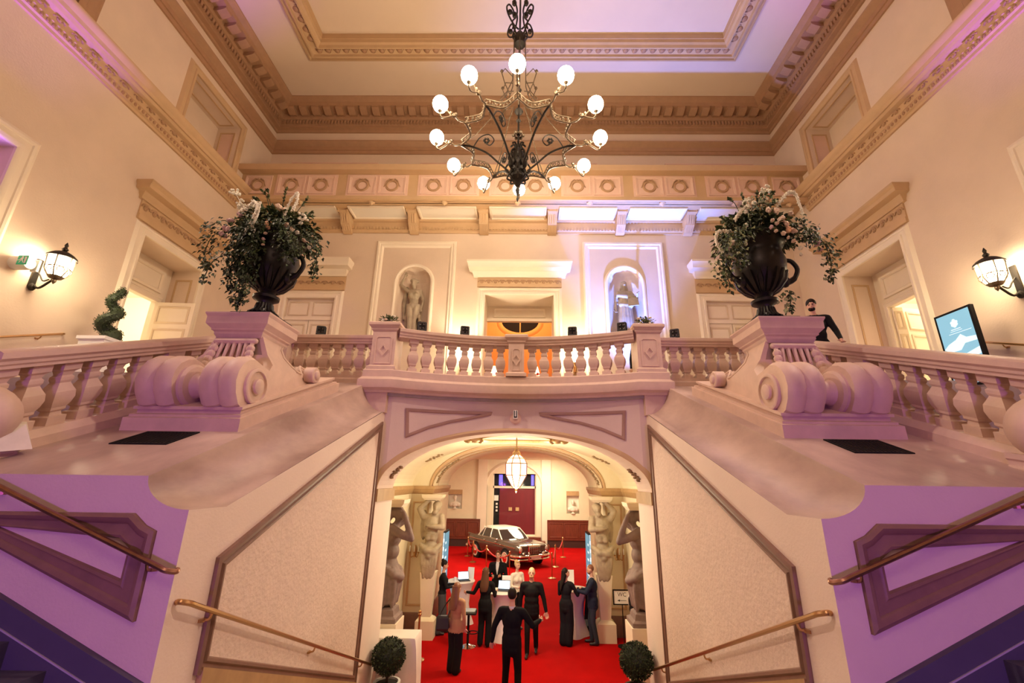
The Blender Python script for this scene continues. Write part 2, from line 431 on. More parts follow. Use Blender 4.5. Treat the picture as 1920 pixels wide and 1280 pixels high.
# back wall of the upper hall
mb = MB()
NX = (-3.3, 3.27); NH = .53
holes = [(-1.05,1.05,FL,9.35,.0001)]+[(c-.75,c+.75,FL,9.2,.14) for c in (-6.45,6.45)]+[(c-NH,c+NH,7.85,10.3) for c in NX]
grid_wall(mb, -W, W, 5.0, ZC, holes, back)
for c in NX:
    zc = 10.3-NH; K = 14
    arc = [(c+NH*math.cos(PI*k/K), zc+NH*math.sin(PI*k/K)) for k in range(K+1)]
    for k in range(K):
        a, b = arc[k], arc[k+1]; mb.quad(back(*a,0), back(a[0],10.3,0), back(b[0],10.3,0), back(*b,0))
    # apse of the niche
    for k in range(K):
        a0, a1 = PI*k/K, PI*(k+1)/K
        p0 = (c+NH*math.cos(a0), YB+.42*math.sin(a0)); p1 = (c+NH*math.cos(a1), YB+.42*math.sin(a1))
        mb.quad((*p0,7.85),(*p1,7.85),(*p1,zc),(*p0,zc))
        for j in range(6):
            t0, t1 = PI/2*j/6, PI/2*(j+1)/6
            def q(a, t): return (c+NH*math.cos(a)*math.cos(t), YB+.42*math.sin(a)*math.cos(t), zc+NH*math.sin(t))
            mb.quad(q(a0,t0), q(a1,t0), q(a1,t1), q(a0,t1))
    mb.quad((c-NH,YB,7.85),(c+NH,YB,7.85),(c+NH,YB+.42,7.85),(c-NH,YB+.42,7.85))
wb = struct('wall_back', mb, 'plaster', 40)
for c in NX:
    m = MB(); frame(m, [(c+1.28,FL),(c+1.28,11.2),(c-1.28,11.2),(c-1.28,FL)], [(0,0),(0,.05),(.04,.08),(.09,.08),(.11,.05),(.17,.05),(.2,.02),(.22,0)], back, False); m.build('panel_moulding', 'plaster_light', wb)
    zc = 10.3-NH; arc = [(c+NH*math.cos(PI*k/20), zc+NH*math.sin(PI*k/20)) for k in range(21)]
    m = MB(); frame(m, [(c+NH,7.85)]+arc+[(c-NH,7.85)], [(.0,0),(0,.03),(-.05,.05),(-.1,.03),(-.11,0)], back, False); m.build('niche_moulding', 'plaster_light', wb)
for i, (c, hw, zt, fz0, cz0, cz1, chw) in enumerate(((0,1.05,9.35,9.62,9.93,10.37,1.55), (-6.45,.75,9.2,9.47,9.93,10.42,1.12), (6.45,.75,9.2,9.47,9.93,10.42,1.12))):
    m = MB(); frame(m, outline3(c-hw,c+hw,FL,zt), CASI, back, False)
    dr = struct('door_%d' % (5+i), m, 'plaster_light')
    m = MB(); m.prism(rect(c-hw-.26,c+hw+.26,fz0,cz0+.03), 0, .04, back); m.build('frieze', 'trim', dr)
    m = MB(); cornice_box(m, c-chw, c+chw, cz0, cz1, .42, back); m.build('cornice', 'plaster_light', dr)
    k = 12 if i == 0 else 8
    for j in range(k): inst('scroll_ornament', ORN, dr, back(c-hw-.12+j*(2*hw+.24)/(k-1), (fz0+cz0)/2, .04), (0,0,0), (.9,1,1.05))
    if i:
        m = MB(); m.box(c-hw, c+hw, YB+.1, YB+.16, 8.55, 9.2); m.box(c-hw, c+hw, YB+.02, YB+.12, 8.5, 8.6); m.build('transom', 'plaster_light', dr)
        for sg in (-1, 1):
            door_leaf(dr, (c+sg*hw, YB+.1), 0 if sg < 0 else PI, hw-.01, FL, 8.5)
            m = MB(); frame(m, rect(min(c,c+sg*hw)+.06, max(c,c+sg*hw)-.06, 8.66, 9.12), [(0,-.1),(0,-.08),(.02,-.075),(.04,-.09),(.04,-.1)], back); m.build('transom_moulding', 'door_line', dr)
DC = bpy.data.objects['door_5']
# deep reveal of the central door, transom at its back, orange-lit room beyond
m = MB()
for sg in (-1, 1): m.quad((sg*1.05,YB,FL),(sg*1.05,YB+1.0,FL),(sg*1.05,YB+1.0,9.35),(sg*1.05,YB,9.35))
m.quad((-1.05,YB,9.35),(1.05,YB,9.35),(1.05,YB+1.0,9.35),(-1.05,YB+1.0,9.35)); m.build('reveal', 'plaster_light', DC)
m = MB(); m.box(-1.05,1.05,YB+.9,YB+1.0,8.84,9.35); m.box(-1.05,1.05,YB+.8,YB+.95,8.80,8.9); m.build('transom', 'plaster_light', DC)
m = MB(); frame(m, rect(-.85,.85,8.95,9.28), [(0,0),(0,.03),(.03,.04),(.06,.02),(.07,0)], lambda u,v,h: (u, YB+.9-h, v)); m.build('transom_moulding', 'plaster_light', DC)
m = MB(); y = YB+3.6
m.quad((-3,y,FL),(3,y,FL),(3,y,10.7),(-3,y,10.7))
for sg in (-1, 1): m.quad((sg*3,YB+1,FL),(sg*3,y,FL),(sg*3,y,10.7),(sg*3,YB+1,10.7))
m.quad((-3,YB+1,10.7),(3,YB+1,10.7),(3,y,10.7),(-3,y,10.7)); m.quad((-3,YB+1,FL),(3,YB+1,FL),(3,y,FL),(-3,y,FL))
m.quad((-3,YB+1.001,FL),(-1.05,YB+1.001,FL),(-1.05,YB+1.001,10.7),(-3,YB+1.001,10.7)); m.quad((3,YB+1.001,FL),(1.05,YB+1.001,FL),(1.05,YB+1.001,10.7),(3,YB+1.001,10.7)); m.quad((-1.05,YB+1.001,9.3),(1.05,YB+1.001,9.3),(1.05,YB+1.001,10.7),(-1.05,YB+1.001,10.7))
struct('wall_back_room', m, 'orange_lit_wall', 0)
lamp('back_room_lamp', 'POINT', (0, YB+2.0, 10.2), 150, (1, .62, .3), size=.2)
# oval window of the back room
m = MB(); R = []
E2 = [(.72*math.cos(2*PI*k/28), 9.80+.46*math.sin(2*PI*k/28)) for k in range(28)]
frame(m, E2, [(0,0),(0,.05),(-.06,.07),(-.14,.05),(-.2,0)], lambda u,v,h: (u, y-h, v))
wo = struct('window_5', m, 'orange_lit_wall')
m = MB(); m.prism(E2, .0, .02, lambda u,v,h: (u, y-.001-h, v)); m.build('dark_pane', 'night', wo)
m = MB(); m.box(-.02,.02,y-.07,y-.02,9.3,10.3); m.build('glazing_bar', 'orange_lit_wall', wo)

# ceiling with a framed coffer
CX, CY0, CY1 = 6.56, -2.0, 10.31
mb = MB(); grid_wall(mb, -W, W, YF, YB, [(-CX,CX,CY0,CY1)], lambda u,v,h: (u,v,ZC))
mb.quad((-5.97,CY0+.59,16.62),(5.97,CY0+.59,16.62),(5.97,CY1-.59,16.62),(-5.97,CY1-.59,16.62))
ce = struct('ceiling', mb, 'ceiling', 0)
mb = MB()
sweepz(mb, rect(-CX,CX,CY0,CY1), [(-.01,16.34),(-.01,16.24),(.05,16.22),(.07,16.27),(.13,16.27),(.15,16.19),(.19,16.19),(.21,16.26),(.41,16.3),(.43,16.2),(.47,16.2),(.5,16.28),(.55,16.32),(.57,16.42),(.59,16.42),(.59,16.64)], True)
cf = struct('trim_1', mb, 'trim', 30)
m = MB(); m.ell((0,0,0), (.085,.085,.05), 10, 6)
for k in range(10):
    a = PI*(k/9); m.capsule((.105*math.cos(a),-.03+.11*math.sin(a),.02),(.105*math.cos(a+.3),-.03+.11*math.sin(a+.3),.02),.018,.018,5)
egg = m.mesh('egg', 'trim_dark')
n = 46
for i in range(n): inst('egg', egg, cf, (-CX+.42+i*(2*CX-.84)/(n-1), CY1-.31, 16.275), (.2,0,0))
for s in (-1, 1):
    for i in range(14): inst('egg', egg, cf, (s*(CX-.31), CY1-.7-i*.285, 16.275), (.2,0,-s*PI/2))

# main cornice, attic architrave
PATH = [(W,YF),(W,YB),(-W,YB),(-W,YF)]
mb = MB(); sweepz(mb, PATH, [(-.02,14.6),(.05,14.6),(.05,14.72),(.08,14.73),(.08,14.86),(.12,14.9),(.2,14.95),(.22,14.98),(.22,15.02),(-.02,15.04)], cap=False)
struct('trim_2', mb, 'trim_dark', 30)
mb = MB(); sweepz(mb, PATH, [(-.02,15.5),(.06,15.5),(.08,15.56),(.2,15.58),(.2,15.64),(.26,15.66),(.26,15.78),(.34,15.8),(.36,15.86),(.36,16.0),(.70,16.04),(.72,16.16),(.78,16.2),(.84,16.28),(.84,16.34),(-.02,16.34)], cap=False)
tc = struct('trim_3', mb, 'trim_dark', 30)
m = MB(); k = 0
for i in range(150):
    x = -W+.42+i*(2*W-.84)/149; m.box(x-.032, x+.032, YB-.31, YB-.24, 15.655, 15.785)
for s in (-1, 1):
    for i in range(110):
        yy = YB-.5-i*.115; m.box(*sorted((s*(W-.31), s*(W-.24))), yy-.032, yy+.032, 15.655, 15.785)
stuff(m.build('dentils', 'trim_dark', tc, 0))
m = MB()
m.loft([[(-.12,0,.0),(.12,0,.0),(.12,0,.15),(-.12,0,.15)],[(-.12,-.10,-.03),(.12,-.10,-.03),(.12,-.10,.15),(-.12,-.10,.15)],[(-.12,-.26,.03),(.12,-.26,.03),(.12,-.26,.15),(-.12,-.26,.15)],[(-.12,-.33,.08),(.12,-.33,.08),(.12,-.33,.15),(-.12,-.33,.15)]])
mod = m.mesh('modillion', 'trim_dark', 20)
for i in range(39): inst('modillion', mod, tc, (-W+.75+i*(2*W-1.5)/38, YB-.36, 15.89))
for s in (-1, 1):
    for i in range(16): inst('modillion', mod, tc, (s*(W-.36), YB-.8-i*.44, 15.89), (0,0,-s*PI/2))

# string cornice of the side walls
for s in (-1, 1):
    P = [(W,2.0),(W,11.4)] if s > 0 else [(-W,11.4),(-W,2.0)]
    mb = MB(); sweepz(mb, P, [(-.02,11.66),(.05,11.66),(.06,11.72),(.1,11.74),(.1,11.84),(.12,11.85),(.12,12.02),(.22,12.05),(.26,12.1),(.3,12.1),(.32,12.18),(.38,12.24),(.40,12.3),(.40,12.34),(-.02,12.38)])
    ts = struct('trim_%d' % (4 if s < 0 else 5), mb, 'trim', 30)
    m = MB()
    for i in range(86):
        yy = 2.3+i*.105; m.ell((s*(W-.105), yy, 11.79), (.025,.036,.045), 6, 4)
    stuff(m.build('egg_row', 'trim_dark', ts))
    for i in range(26): inst('scroll_ornament', ORN, ts, (s*(W-.12), 2.4+i*.35, 11.94), (0,0,-s*PI/2), (.9,1,.75))

# gallery across the back wall
YG = 11.4
mb = MB(); mb.box(-W, W, YG, YG+.2, 12.0, 13.05); mb.box(-W, W, YG, YB, 12.0, 12.12)
sweepz(mb, [(W,YG),(-W,YG)], [(.0,12.9),(-.04,12.93),(-.04,12.98),(-.1,13.02),(-.1,13.1),(.25,13.1),(.25,12.9)])
sweepz(mb, [(W,YG),(-W,YG)], [(.0,12.12),(-.04,12.1),(-.04,12.05),(-.1,12.0),(-.1,11.95),(.05,11.93),(.12,11.88),(.2,11.88),(.2,12.0)])
wg = struct('wall_gallery', mb, 'trim', 30)
def pm(u, v, h): return (u, -h, v)
m = MB(); frame(m, rect(-.42,.42,-.33,.33), [(0,0),(0,.025),(.03,.03),(.05,.02),(.07,.02),(.08,.006)], pm); m.prism(rect(-.34,.34,-.25,.25), 0, .006, pm); mpan = m.mesh('wreath_panel', 'panel_pink', 20)
m = MB(); m.torus((0,-.02), .17, .045, 24, 6, pm); 
m.ell((0,-.04,.17), (.05,.04,.03), 8, 5)
for sg in (-1, 1):
    m.tube([(0,-.03,.17),(sg*.09,-.035,.2),(sg*.17,-.03,.13),(sg*.2,-.025,.04),(sg*.25,-.02,-.07)], [.02,.022,.02,.018,.01], 5)
mwr = m.mesh('wreath', 'ornament')
m = MB(); m.prism(rect(-.95,.95,-.38,.38), 0, .012, pm); mback = m.mesh('panel_field', 'panel_pink', 0)
for c in (-6.6,-4.4,-2.2,0,2.2,4.4,6.6):
    inst('panel_field', mback, wg, (c, YG, 12.51))
    for dx in (-.46, .46):
        p = inst('wreath_panel', mpan, wg, (c+dx, YG-.012, 12.51)); inst('wreath', mwr, p)
for s in (-1, 1):
    p = inst('wreath_panel', mpan, wg, (s*8.1, YG-.004, 12.51)); inst('wreath', mwr, p)
m = MB()
Pb = [(0,0),(-.62,0),(-.62,-.12),(-.5,-.16),(-.42,-.24),(-.34,-.42),(-.2,-.5),(-.12,-.58),(0,-.62)]
m.prism(Pb, -.14, .14, lambda u,v,h: (h,u,v)); m.box(-.17,.17,-.66,0,-.02,.05)
for sg in (-1, 1): m.prism([(-.6+.05*math.cos(a),-.1+.06*math.sin(a)) for a in (2*PI*k/10 for k in range(10))], .13*sg, .16*sg, lambda u,v,h: (h,u,v))
for dx in (-.07, 0, .07): m.tube([(dx,-.5,-.15),(dx,-.36,-.37),(dx,-.14,-.55)], .025, 5)
mbr = m.mesh('bracket', 'trim', 25)
BX = (-7.75,-5.58,-3.42,-1.16,1.02,3.2,5.36,7.55)
for x in BX: inst('bracket', mbr, wg, (x, YB-.02, 12.12-.06))
for a, b in zip((-8.6,)+BX, BX+(8.6,)):
    m = MB(); frame(m, rect(a+.2,b-.2,YG+.3,YB-.12), [(0,0),(0,.05),(.05,.05),(.07,.01),(.08,.0)], lambda u,v,h: (u,v,11.99-h)); 
    if b-a > 1: m.build('soffit_panel', 'plaster_light', wg); m = MB(); m.prism(rect(a+.27,b-.27,YG+.37,YB-.19), 11.975, 11.988, lambda u,v,h: (u,v,h)); m.build('soffit_field', 'white_wall', wg, 0)  # pale field puts the brightness of light from below into the soffit colour
    if 1 < b-a: 
        m = MB(); m.lathe([(.09,.0),(.1,-.02),(.05,-.05),(.02,-.1),(.001,-.11)], 10, ((a+b)/2, YG-.02, 11.9)); m.build('pendant_boss', 'trim', wg)
# back architrave below the gallery
mb = MB(); sweepz(mb, [(W,YB),(-W,YB)], [(-.02,11.5),(.04,11.5),(.05,11.56),(.09,11.58),(.09,11.68),(.07,11.7),(.07,11.86),(.14,11.9),(.16,12.0),(-.02,12.0)])
ta = struct('trim_6', mb, 'trim', 30)
m = MB()
for i in range(170):
    x = -W+.1+i*(2*W-.2)/169; m.box(x-.03, x+.03, YB-.13, YB-.08, 11.59, 11.68)
stuff(m.build('dentils', 'trim', ta, 0))
# attic panels on the back wall above the gallery
for c, hw in ((-6.4,1.5),(-2.9,.55),(0,2.6),(2.9+.6,.0),(6.4,1.5)):
    if hw:
        m = MB(); frame(m, rect(c-hw,c+hw,13.3,14.25), [(0,0),(0,.03),(.04,.04),(.08,.02),(.08,0)], back); m.build('panel_moulding', 'panel_pink', wb)

# upper floor and its edge
def Yc(x): return 3.16+math.sqrt(max(0, 5.79**2-x*x)) if abs(x) < 2.46 else 8.42      # concave balcony line
ARC = [(2.42*math.cos(PI*k/24)*-1, 0) for k in range(25)]
ARC = [(-2.42+4.84*k/24) for k in range(25)]
mb = MB()
top = [(-W,YB+4.6),(W,YB+4.6),(W,7.9),(5.05,7.9),(5.05,9.0),(2.9,9.0),(2.9,8.45)]+[(x,Yc(x)+.05) for x in ARC[::-1]]+[(-2.9,8.45),(-2.9,9.0),(-5.05,9.0),(-5.05,7.9),(-W,7.9)]
mb.prism(top, 5.45, FL, lambda u,v,h: (u,v,h)); struct('floor_upper', mb, 'stair_stone', 0)

# wall with the arch under the balcony: it is curved in plan
mb = MB(); AW, AH, ZS = 2.54, 1.13, 3.69
def arch_z(x, a=AW, b=AH, zs=ZS): return zs+b*math.sqrt(max(0, 1-(x/a)**2))
XS = [-AW*math.cos(PI*k/40) for k in range(41)]
def Ya(x): return Yc(x)+.14 if abs(x) < 2.46 else 8.56
for a, b in zip(XS, XS[1:]):
    mb.quad((a,Ya(a),arch_z(a)),(b,Ya(b),arch_z(b)),(b,Ya(b),5.62),(a,Ya(a),5.62))
wa = struct('wall_arch', mb, 'stair_plaster', 40)
m = MB()
for a, b in zip(XS, XS[1:]): m.quad((a,Ya(a),arch_z(a)),(b,Ya(b),arch_z(b)),(b,9.6,arch_z(b)),(a,9.6,arch_z(a)))
m.build('arch_soffit', 'stair_plaster', wa)
m = MB(); R = []
for k, (dz, dy) in enumerate(((.0,-.0),(.0,-.03),(.05,-.045),(.09,-.03),(.1,0))):
    R.append([(x*(1+dz/AW), Ya(x)+dy, arch_z(x)+dz*(.35+.65*math.sqrt(max(0,1-(x/AW)**2)))) for x in XS])
m.loft(R, False, False); m.build('arch_moulding', 'trim', wa)
for s in (-1, 1):
    P = [(-2.17,5.24),(-2.13,4.66)]+[(x, arch_z(x,2.6,1.18,3.97)) for x in (-1.7,-1.3,-.9)]+[(-.50,5.17),(-.48,5.24)]+[(x,5.24) for x in (-1.2,-1.9)]
    P = [(s*x, z) for x, z in P]
    m = MB(); frame(m, P, [(0,-.02),(0,.012),(.02,.022),(.055,.018),(.065,-.02)], lambda u,v,h: (u, Ya(u)-h-.008, v)); m.build('spandrel_moulding', 'brown_light', wa, 15)
    # impost blocks of the arch
    m = MB(); sweepz(m, [(s*2.54,9.62),(s*2.54,8.5)][::(1 if s > 0 else 1)], [(s*a,z) for a,z in [(-.04,3.5),(.0,3.5),(.03,3.53),(.05,3.6),(.07,3.64),(.07,3.72),(-.04,3.72)]])
    m.v = [(x if s > 0 else x, y_, z) for x, y_, z in m.v]; m.build('impost', 'brown_gold', wa)

# flanking masses of the lower flight
def zfl(y): return 3.9+.38*(y-3.78)
def zin(y): return 3.64 if y < 4.25 else 3.64+(y-4.25)*(1.52/4.25)
for s in (-1, 1):
    nm = 'left' if s < 0 else 'right'
    P = [(3.78,-.1),(8.56,-.1),(9.62,-.1),(9.62,3.69),(8.56,3.69),(8.56,5.17),(4.25,3.64),(3.78,3.64)]
    mb = MB(); mb.add([(s*2.54,u,v) for u,v in P], [(0,1,4,5,6,7),(1,2,3,4)])
    wf = struct('wall_%s_flank' % nm, mb, 'flank_plaster_lit', 0)
    Q = [(4.25,2.34),(8.43,.70),(8.43,4.94),(4.25,3.22)]
    fm = lambda u,v,h: (s*(2.54-h), u, v)
    m = MB(); frame(m, Q, [(0,0),(0,.035),(.03,.045),(.05,.02),(.085,.015),(.1,.035),(.125,.03),(.14,0)], fm); m.build('panel_moulding', 'brown', wf)
    m = MB(); m.prism([(4.3,2.2),(8.4,.6),(8.4,.76),(4.3,2.38)], 0, .05, fm); m.build('panel_sill', 'brown_gold', wf)
    m = MB(); Qi = off(Q if area2(Q) > 0 else Q[::-1], .13, True); m.prism(Qi, .002, .008, fm); m.build('panel', 'stair_rough', wf, 0)
    # wall facing the photographer, with a hollow shoulder
    cove = [(2.94-.40*(1-math.cos(PI/2*k/10)), 3.9-.26*math.sin(PI/2*k/10)) for k in range(11)]
    mb = MB(); mb.add([(s*x,3.78,z) for x,z in [(2.54,.0),(8.66,.0),(8.66,3.9)]+cove], [tuple(range(3+len(cove)))])
    wf = struct('wall_%s_front' % nm, mb, 'stair_plaster', 0)
    cc = [(2.757,3.48),(2.852,3.522),(2.966,3.61)]
    P = [(2.753,2.85)]+cc+[(4.62,3.61)]
    if s > 0: P = P[::-1]
    m = MB(); frame(m, [(s*x,z) for x,z in P], [(0,0),(0,.035),(.03,.05),(.06,.04),(.08,.02),(.14,.02),(.16,.03),(.18,.025),(.19,0)], lambda u,v,h: (u,3.78-h,v)); m.build('panel_moulding', 'brown', wf)
    # dado along the outer flight
    b0 = lambda x: 2.46+.444*(x-2.586)
    mb = MB(); mb.prism([(s*2.54,b0(2.54)),(s*6,b0(6)),(s*6,b0(6)-.16),(s*2.54,b0(2.54)-.16)], 0, .05, lambda u,v,h: (u,3.78-h,v))
    bs = struct('baseboard_%s' % nm, mb, 'dado', 0)
    m = MB(); m.prism([(s*2.54,b0(2.54)-.16),(s*6,b0(6)-.16),(s*6,b0(6)-.172),(s*2.54,b0(2.54)-.172)], 0, .058, lambda u,v,h: (u,3.78-h,v)); m.build('dado_line', 'dado_line', bs, 0)
    m = MB(); m.prism([(s*2.54,b0(2.54)-.172),(s*6,b0(6)-.172),(s*6,b0(6)-.7),(s*2.54,b0(2.54)-.7)], 0, .054, lambda u,v,h: (u,3.78-h,v)); m.build('dado_field', 'dado', bs, 0)
    # sloping marble top with the hollow edge
    ys = [3.78,4.02,4.25]+[4.25+(8.56-4.25)*k/8 for k in range(1,9)]
    R = []
    for yy in ys:
        zf, zi = zfl(yy), zin(yy); d = zf-zi
        R.append([(s*5.05,yy,zf),(s*4.0,yy,zf)]+[(s*(2.94-.40*(1-math.cos(PI/2*k/10))), yy, zf-d*math.sin(PI/2*k/10)) for k in range(11)])
    mb = MB(); mb.loft(R, False, False)
    mb.quad((s*5.05,8.56,zfl(8.56)),(s*2.54,8.56,zfl(8.56)),(s*2.54,9.1,zfl(8.56)+.1),(s*5.05,9.1,zfl(8.56)+.1))
    mb.quad((s*5.05,3.78,2.5),(s*5.05,8.6,2.5),(s*5.05,8.6,zfl(8.6)),(s*5.05,3.78,zfl(3.78)))
    struct('trim_%d' % (7 if s < 0 else 8), mb, 'marble', 50)
    # outer flight behind the sloping balustrade
    mb = MB(); n = 11
    for i in range(n):
        z = 3.55+(FL-3.55)*(i+1)/n-.0; mb.box(*sorted((s*5.05, s*W)), 3.9+i*.364, 8.0, z-.19, z)
    struct('floor_%s_flight' % nm, mb, 'stair_stone', 0)
    mb = MB(); mb.box(*sorted((s*5.0, s*W)), YF, 3.95, 3.3, 3.55); struct('floor_%s_landing' % nm, mb, 'stair_stone', 0)
    mb = MB()
    for i in range(8):
        z = 2.0+.18*(i+1); mb.box(*sorted((s*(2.6+i*.34), s*6.2)), 0.6, 3.73, z-.18, z)
    struct('floor_%s_stair' % nm, mb, 'dado', 0)
mb = MB(); mb.box(-W, W, YF, 3.6, 1.8, 2.0); mb.quad((-W,YF,0),(W,YF,0),(W,YF,ZC),(-W,YF,ZC)); 
struct('floor_landing', mb, 'stair_stone', 0)
mb = MB()
for i in range(12):
    z = 2.0-(i+1)*2.0/12; mb.box(-2.54, 2.54, 3.6+i*.41, 3.6+(i+1)*.41+.02, -.1, z+.0)
struct('floor_lower_flight', mb, 'stair_stone', 0)

# passage behind the arch and the entrance hall
mb = MB(); mb.quad((-7,8.4,0),(7,8.4,0),(7,31,0),(-7,31,0)); struct('floor', mb, 'carpet', 0)
a1, b1 = 3.05, 1.24
XV = [-a1*math.cos(PI*k/36) for k in range(37)]
mb = MB()
for a, b in zip(XV, XV[1:]): mb.quad((a,9.6,arch_z(a,a1,b1)),(b,9.6,arch_z(b,a1,b1)),(b,13.4,arch_z(b,a1,b1)),(a,13.4,arch_z(a,a1,b1)))
for a, b in zip(XS, XS[1:]):
    k = XS.index(a); 
    mb.quad((a,9.6,arch_z(a)),(b,9.6,arch_z(b)),(b*a1/AW,9.6,arch_z(b*a1/AW,a1,b1)),(a*a1/AW,9.6,arch_z(a*a1/AW,a1,b1)))
a2, b2 = 2.45, 1.2
XR = [-a2*math.cos(PI*k/36) for k in range(37)]
for a, b, c, d in zip(XR, XR[1:], XV, XV[1:]):
    mb.quad((a,13.4,arch_z(a,a2,b2)),(b,13.4,arch_z(b,a2,b2)),(d,13.4,arch_z(d,a1,b1)),(c,13.4,arch_z(c,a1,b1)))
    mb.quad((a,13.4,arch_z(a,a2,b2)),(b,13.4,arch_z(b,a2,b2)),(b,16.2,arch_z(b,a2,b2)),(a,16.2,arch_z(a,a2,b2)))
cv = struct('ceiling_vault', mb, 'vault', 40)
m = MB()
for dd, yy in ((.0,13.38),(.0,14.2)):
    R = [[(x, yy+e, arch_z(x,a2,b2)+f) for x in XR] for e, f in ((0,.0),(-.02,-.02),(.03,-.03),(.06,-.02),(.08,0))]; m.loft(R, False, False)
R = [[(x*(1+q/a2), 13.4-h, arch_z(x,a2,b2)+q*(.4+.6*math.sqrt(max(0,1-(x/a2)**2)))) for x in XR] for q, h in ((.02,0),(.03,.03),(.08,.03),(.1,0))]; m.loft(R, False, False)
m.build('rib_moulding', 'trim', cv)
def vault_orn(a, b, yy, dx, ang):
    x = -a*math.cos(ang); z = arch_z(x,a,b)-.012; nx, nz = math.cos(ang), -math.sin(ang)
    return (x, yy, z)
m = MB()
rv = random.Random(5)
for s in (-1, 1):
    for yy, aa, bb, lo, hi, n in ((13.8,a2,b2,.12,.75,26),(10.9,a1,b1,.35,.55,16),(9.2,AW,AH,.22,.42,12),(12.6,a1,b1,.6,.8,10)):
        for k in range(n):
            ang = lo+(hi-lo)*k/(n-1); x = -aa*math.cos(ang)*s*-1; y0 = yy+rv.uniform(-.14,.14)
            z = arch_z(x,aa,bb)-.015; m.ell((x*.995,y0,z), (.05,.05,.02), 6, 4)
stuff(m.build('painted_ornament', 'vault_paint', cv))
# oculus ring with bosses
m = MB(); m.torus((0,10.9,4.93), .95, .05, 40, 6)
m.xf(lambda x,y,z: (x, y, arch_z(x,a1,b1)-.03+(z-4.93)))
m.build('oculus_ring', 'gilt', cv)
m = MB()
for s in (-1, 1):
    m.ell((s*.95,10.3,4.78), (.14,.1,.07), 8, 5); m.ell((s*1.1,10.25,4.76), (.1,.08,.06), 8, 5); m.ell((s*.82,10.35,4.76), (.07,.06,.06), 8, 5)
m.build('oculus_boss', 'gilt', cv)
for s in (-1, 1):
    nm = 'left' if s < 0 else 'right'
    mb = MB()
    mb.quad((s*3.05,9.6,0),(s*3.05,13.4,0),(s*3.05,13.4,3.72),(s*3.05,9.6,3.72)); mb.quad((s*2.54,9.6,0),(s*3.05,9.6,0),(s*3.05,9.6,3.72),(s*2.54,9.6,3.72))
    mb.quad((s*3.05,13.4,0),(s*2.45,13.4,0),(s*2.45,13.4,3.72),(s*3.05,13.4,3.72)); mb.quad((s*2.45,13.4,0),(s*2.45,16.2,0),(s*2.45,16.2,3.72),(s*2.45,13.4,3.72))
    mb.quad((s*2.45,16.2,0),(s*5.6,16.2,0),(s*5.6,16.2,5.2),(s*2.45,16.2,5.2)); mb.quad((s*5.6,16.2,0),(s*5.6,29.8,0),(s*5.6,29.8,5.2),(s*5.6,16.2,5.2))
    wp = struct('wall_%s_passage' % nm, mb, 'vault', 0)
    m = MB(); P = [(2.45*s,16.2),(2.45*s,13.4),(3.05*s,13.4),(3.05*s,9.6)]
    sweepz(m, P, [(-s*a,z) for a,z in [(-.03,3.5),(.0,3.5),(.03,3.53),(.05,3.6),(.08,3.64),(.08,3.72),(-.03,3.72)]]); m.build('impost', 'brown_gold', wp)
    m = MB(); sweepz(m, P, [(-s*a,z) for a,z in [(-.03,0),(.04,0),(.04,.45),(.02,.5),(-.03,.5)]]); m.build('plinth', 'brown', wp)
    m = MB(); frame(m, rect(*sorted((s*2.51,s*2.98)),.65,3.3), [(0,0),(0,.02),(.03,.025),(.05,.01),(.05,0)], lambda u,v,h: (u,13.4-h,v)); m.build('pier_moulding', 'trim', wp)
# far wall of the entrance hall
Y2 = 29.8
mb = MB(); grid_wall(mb, -5.6, 5.6, 0, 5.2, [(-1.78,1.0,.6,4.32,.5),(-4.62,-3.72,2.15,3.3,.25),(2.95,3.75,1.95,3.3,.25)], lambda u,v,h: (u,Y2-h,v))
mb.quad((-5.6,16.2,5.2),(5.6,15.5,5.2),(5.6,Y2,5.2),(-5.6,Y2,5.2))
wh = struct('wall_hall_back', mb, 'vault', 0)
for a, b in ((-4.62,-3.72),(2.95,3.75)):
    z0 = 2.15 if a < 0 else 1.95
    m = MB(); m.quad((a,Y2+.25,z0),(b,Y2+.25,z0),(b,Y2+.25,3.3),(a,Y2+.25,3.3)); m.build('niche_back', 'white_wall', wh)
    m = MB(); m.box(a, b, Y2-.02, Y2+.2, 3.02, 3.3); m.build('niche_lintel', 'brown_gold', wh)
cx = -.39; m = MB()
P = [(cx+1.75,.0),(cx+1.75,3.6)]+[(cx+1.75*math.cos(a),3.6+1.35*math.sin(a)) for a in (PI*k/20 for k in range(1,20))]+[(cx-1.75,3.6),(cx-1.75,.0)]
frame(m, P, [(0,0),(0,.12),(-.06,.14),(-.14,.1),(-.2,.02),(-.22,0)], lambda u,v,h: (u,Y2-h,v), False)
for q in (-2.35, 1.75): m.box(cx+q, cx+q+.6, Y2-.16, Y2, 0, 5.2)
m.build('door_surround', 'plaster_light', wh)
m = MB(); m.box(-1.78,1.0,Y2+.35,Y2+.45,3.42,3.56); m.box(-1.78,1.0,Y2+.3,Y2+.45,.55,.66)
for x in (-1.78,.94): m.box(x,x+.06,Y2+.35,Y2+.45,.6,4.32)
dh = struct('door_8', m, 'plaster_light', 0)
m = MB(); m.box(-1.35,.97,Y2+.44,Y2+.5,.62,3.44); m.build('red_curtain', 'curtain_red', dh)
m = MB(); m.box(-1.75,.97,Y2+.38,Y2+.4,.62,3.44); m.box(-1.75,.97,Y2+.38,Y2+.4,3.56,4.3); m.build('glass_pane', 'glass_pane', dh)
m = MB(); m.box(-1.78,1.0,Y2+.6,Y2+.62,.5,4.4); m.build('night_beyond', 'night', dh)
m = MB(); m.box(-1.42,-1.18,Y2+.55,Y2+.57,3.6,4.26); m.box(.7,.88,Y2+.55,Y2+.57,3.6,4.26); m.build('blue_light', 'blue_light', dh)
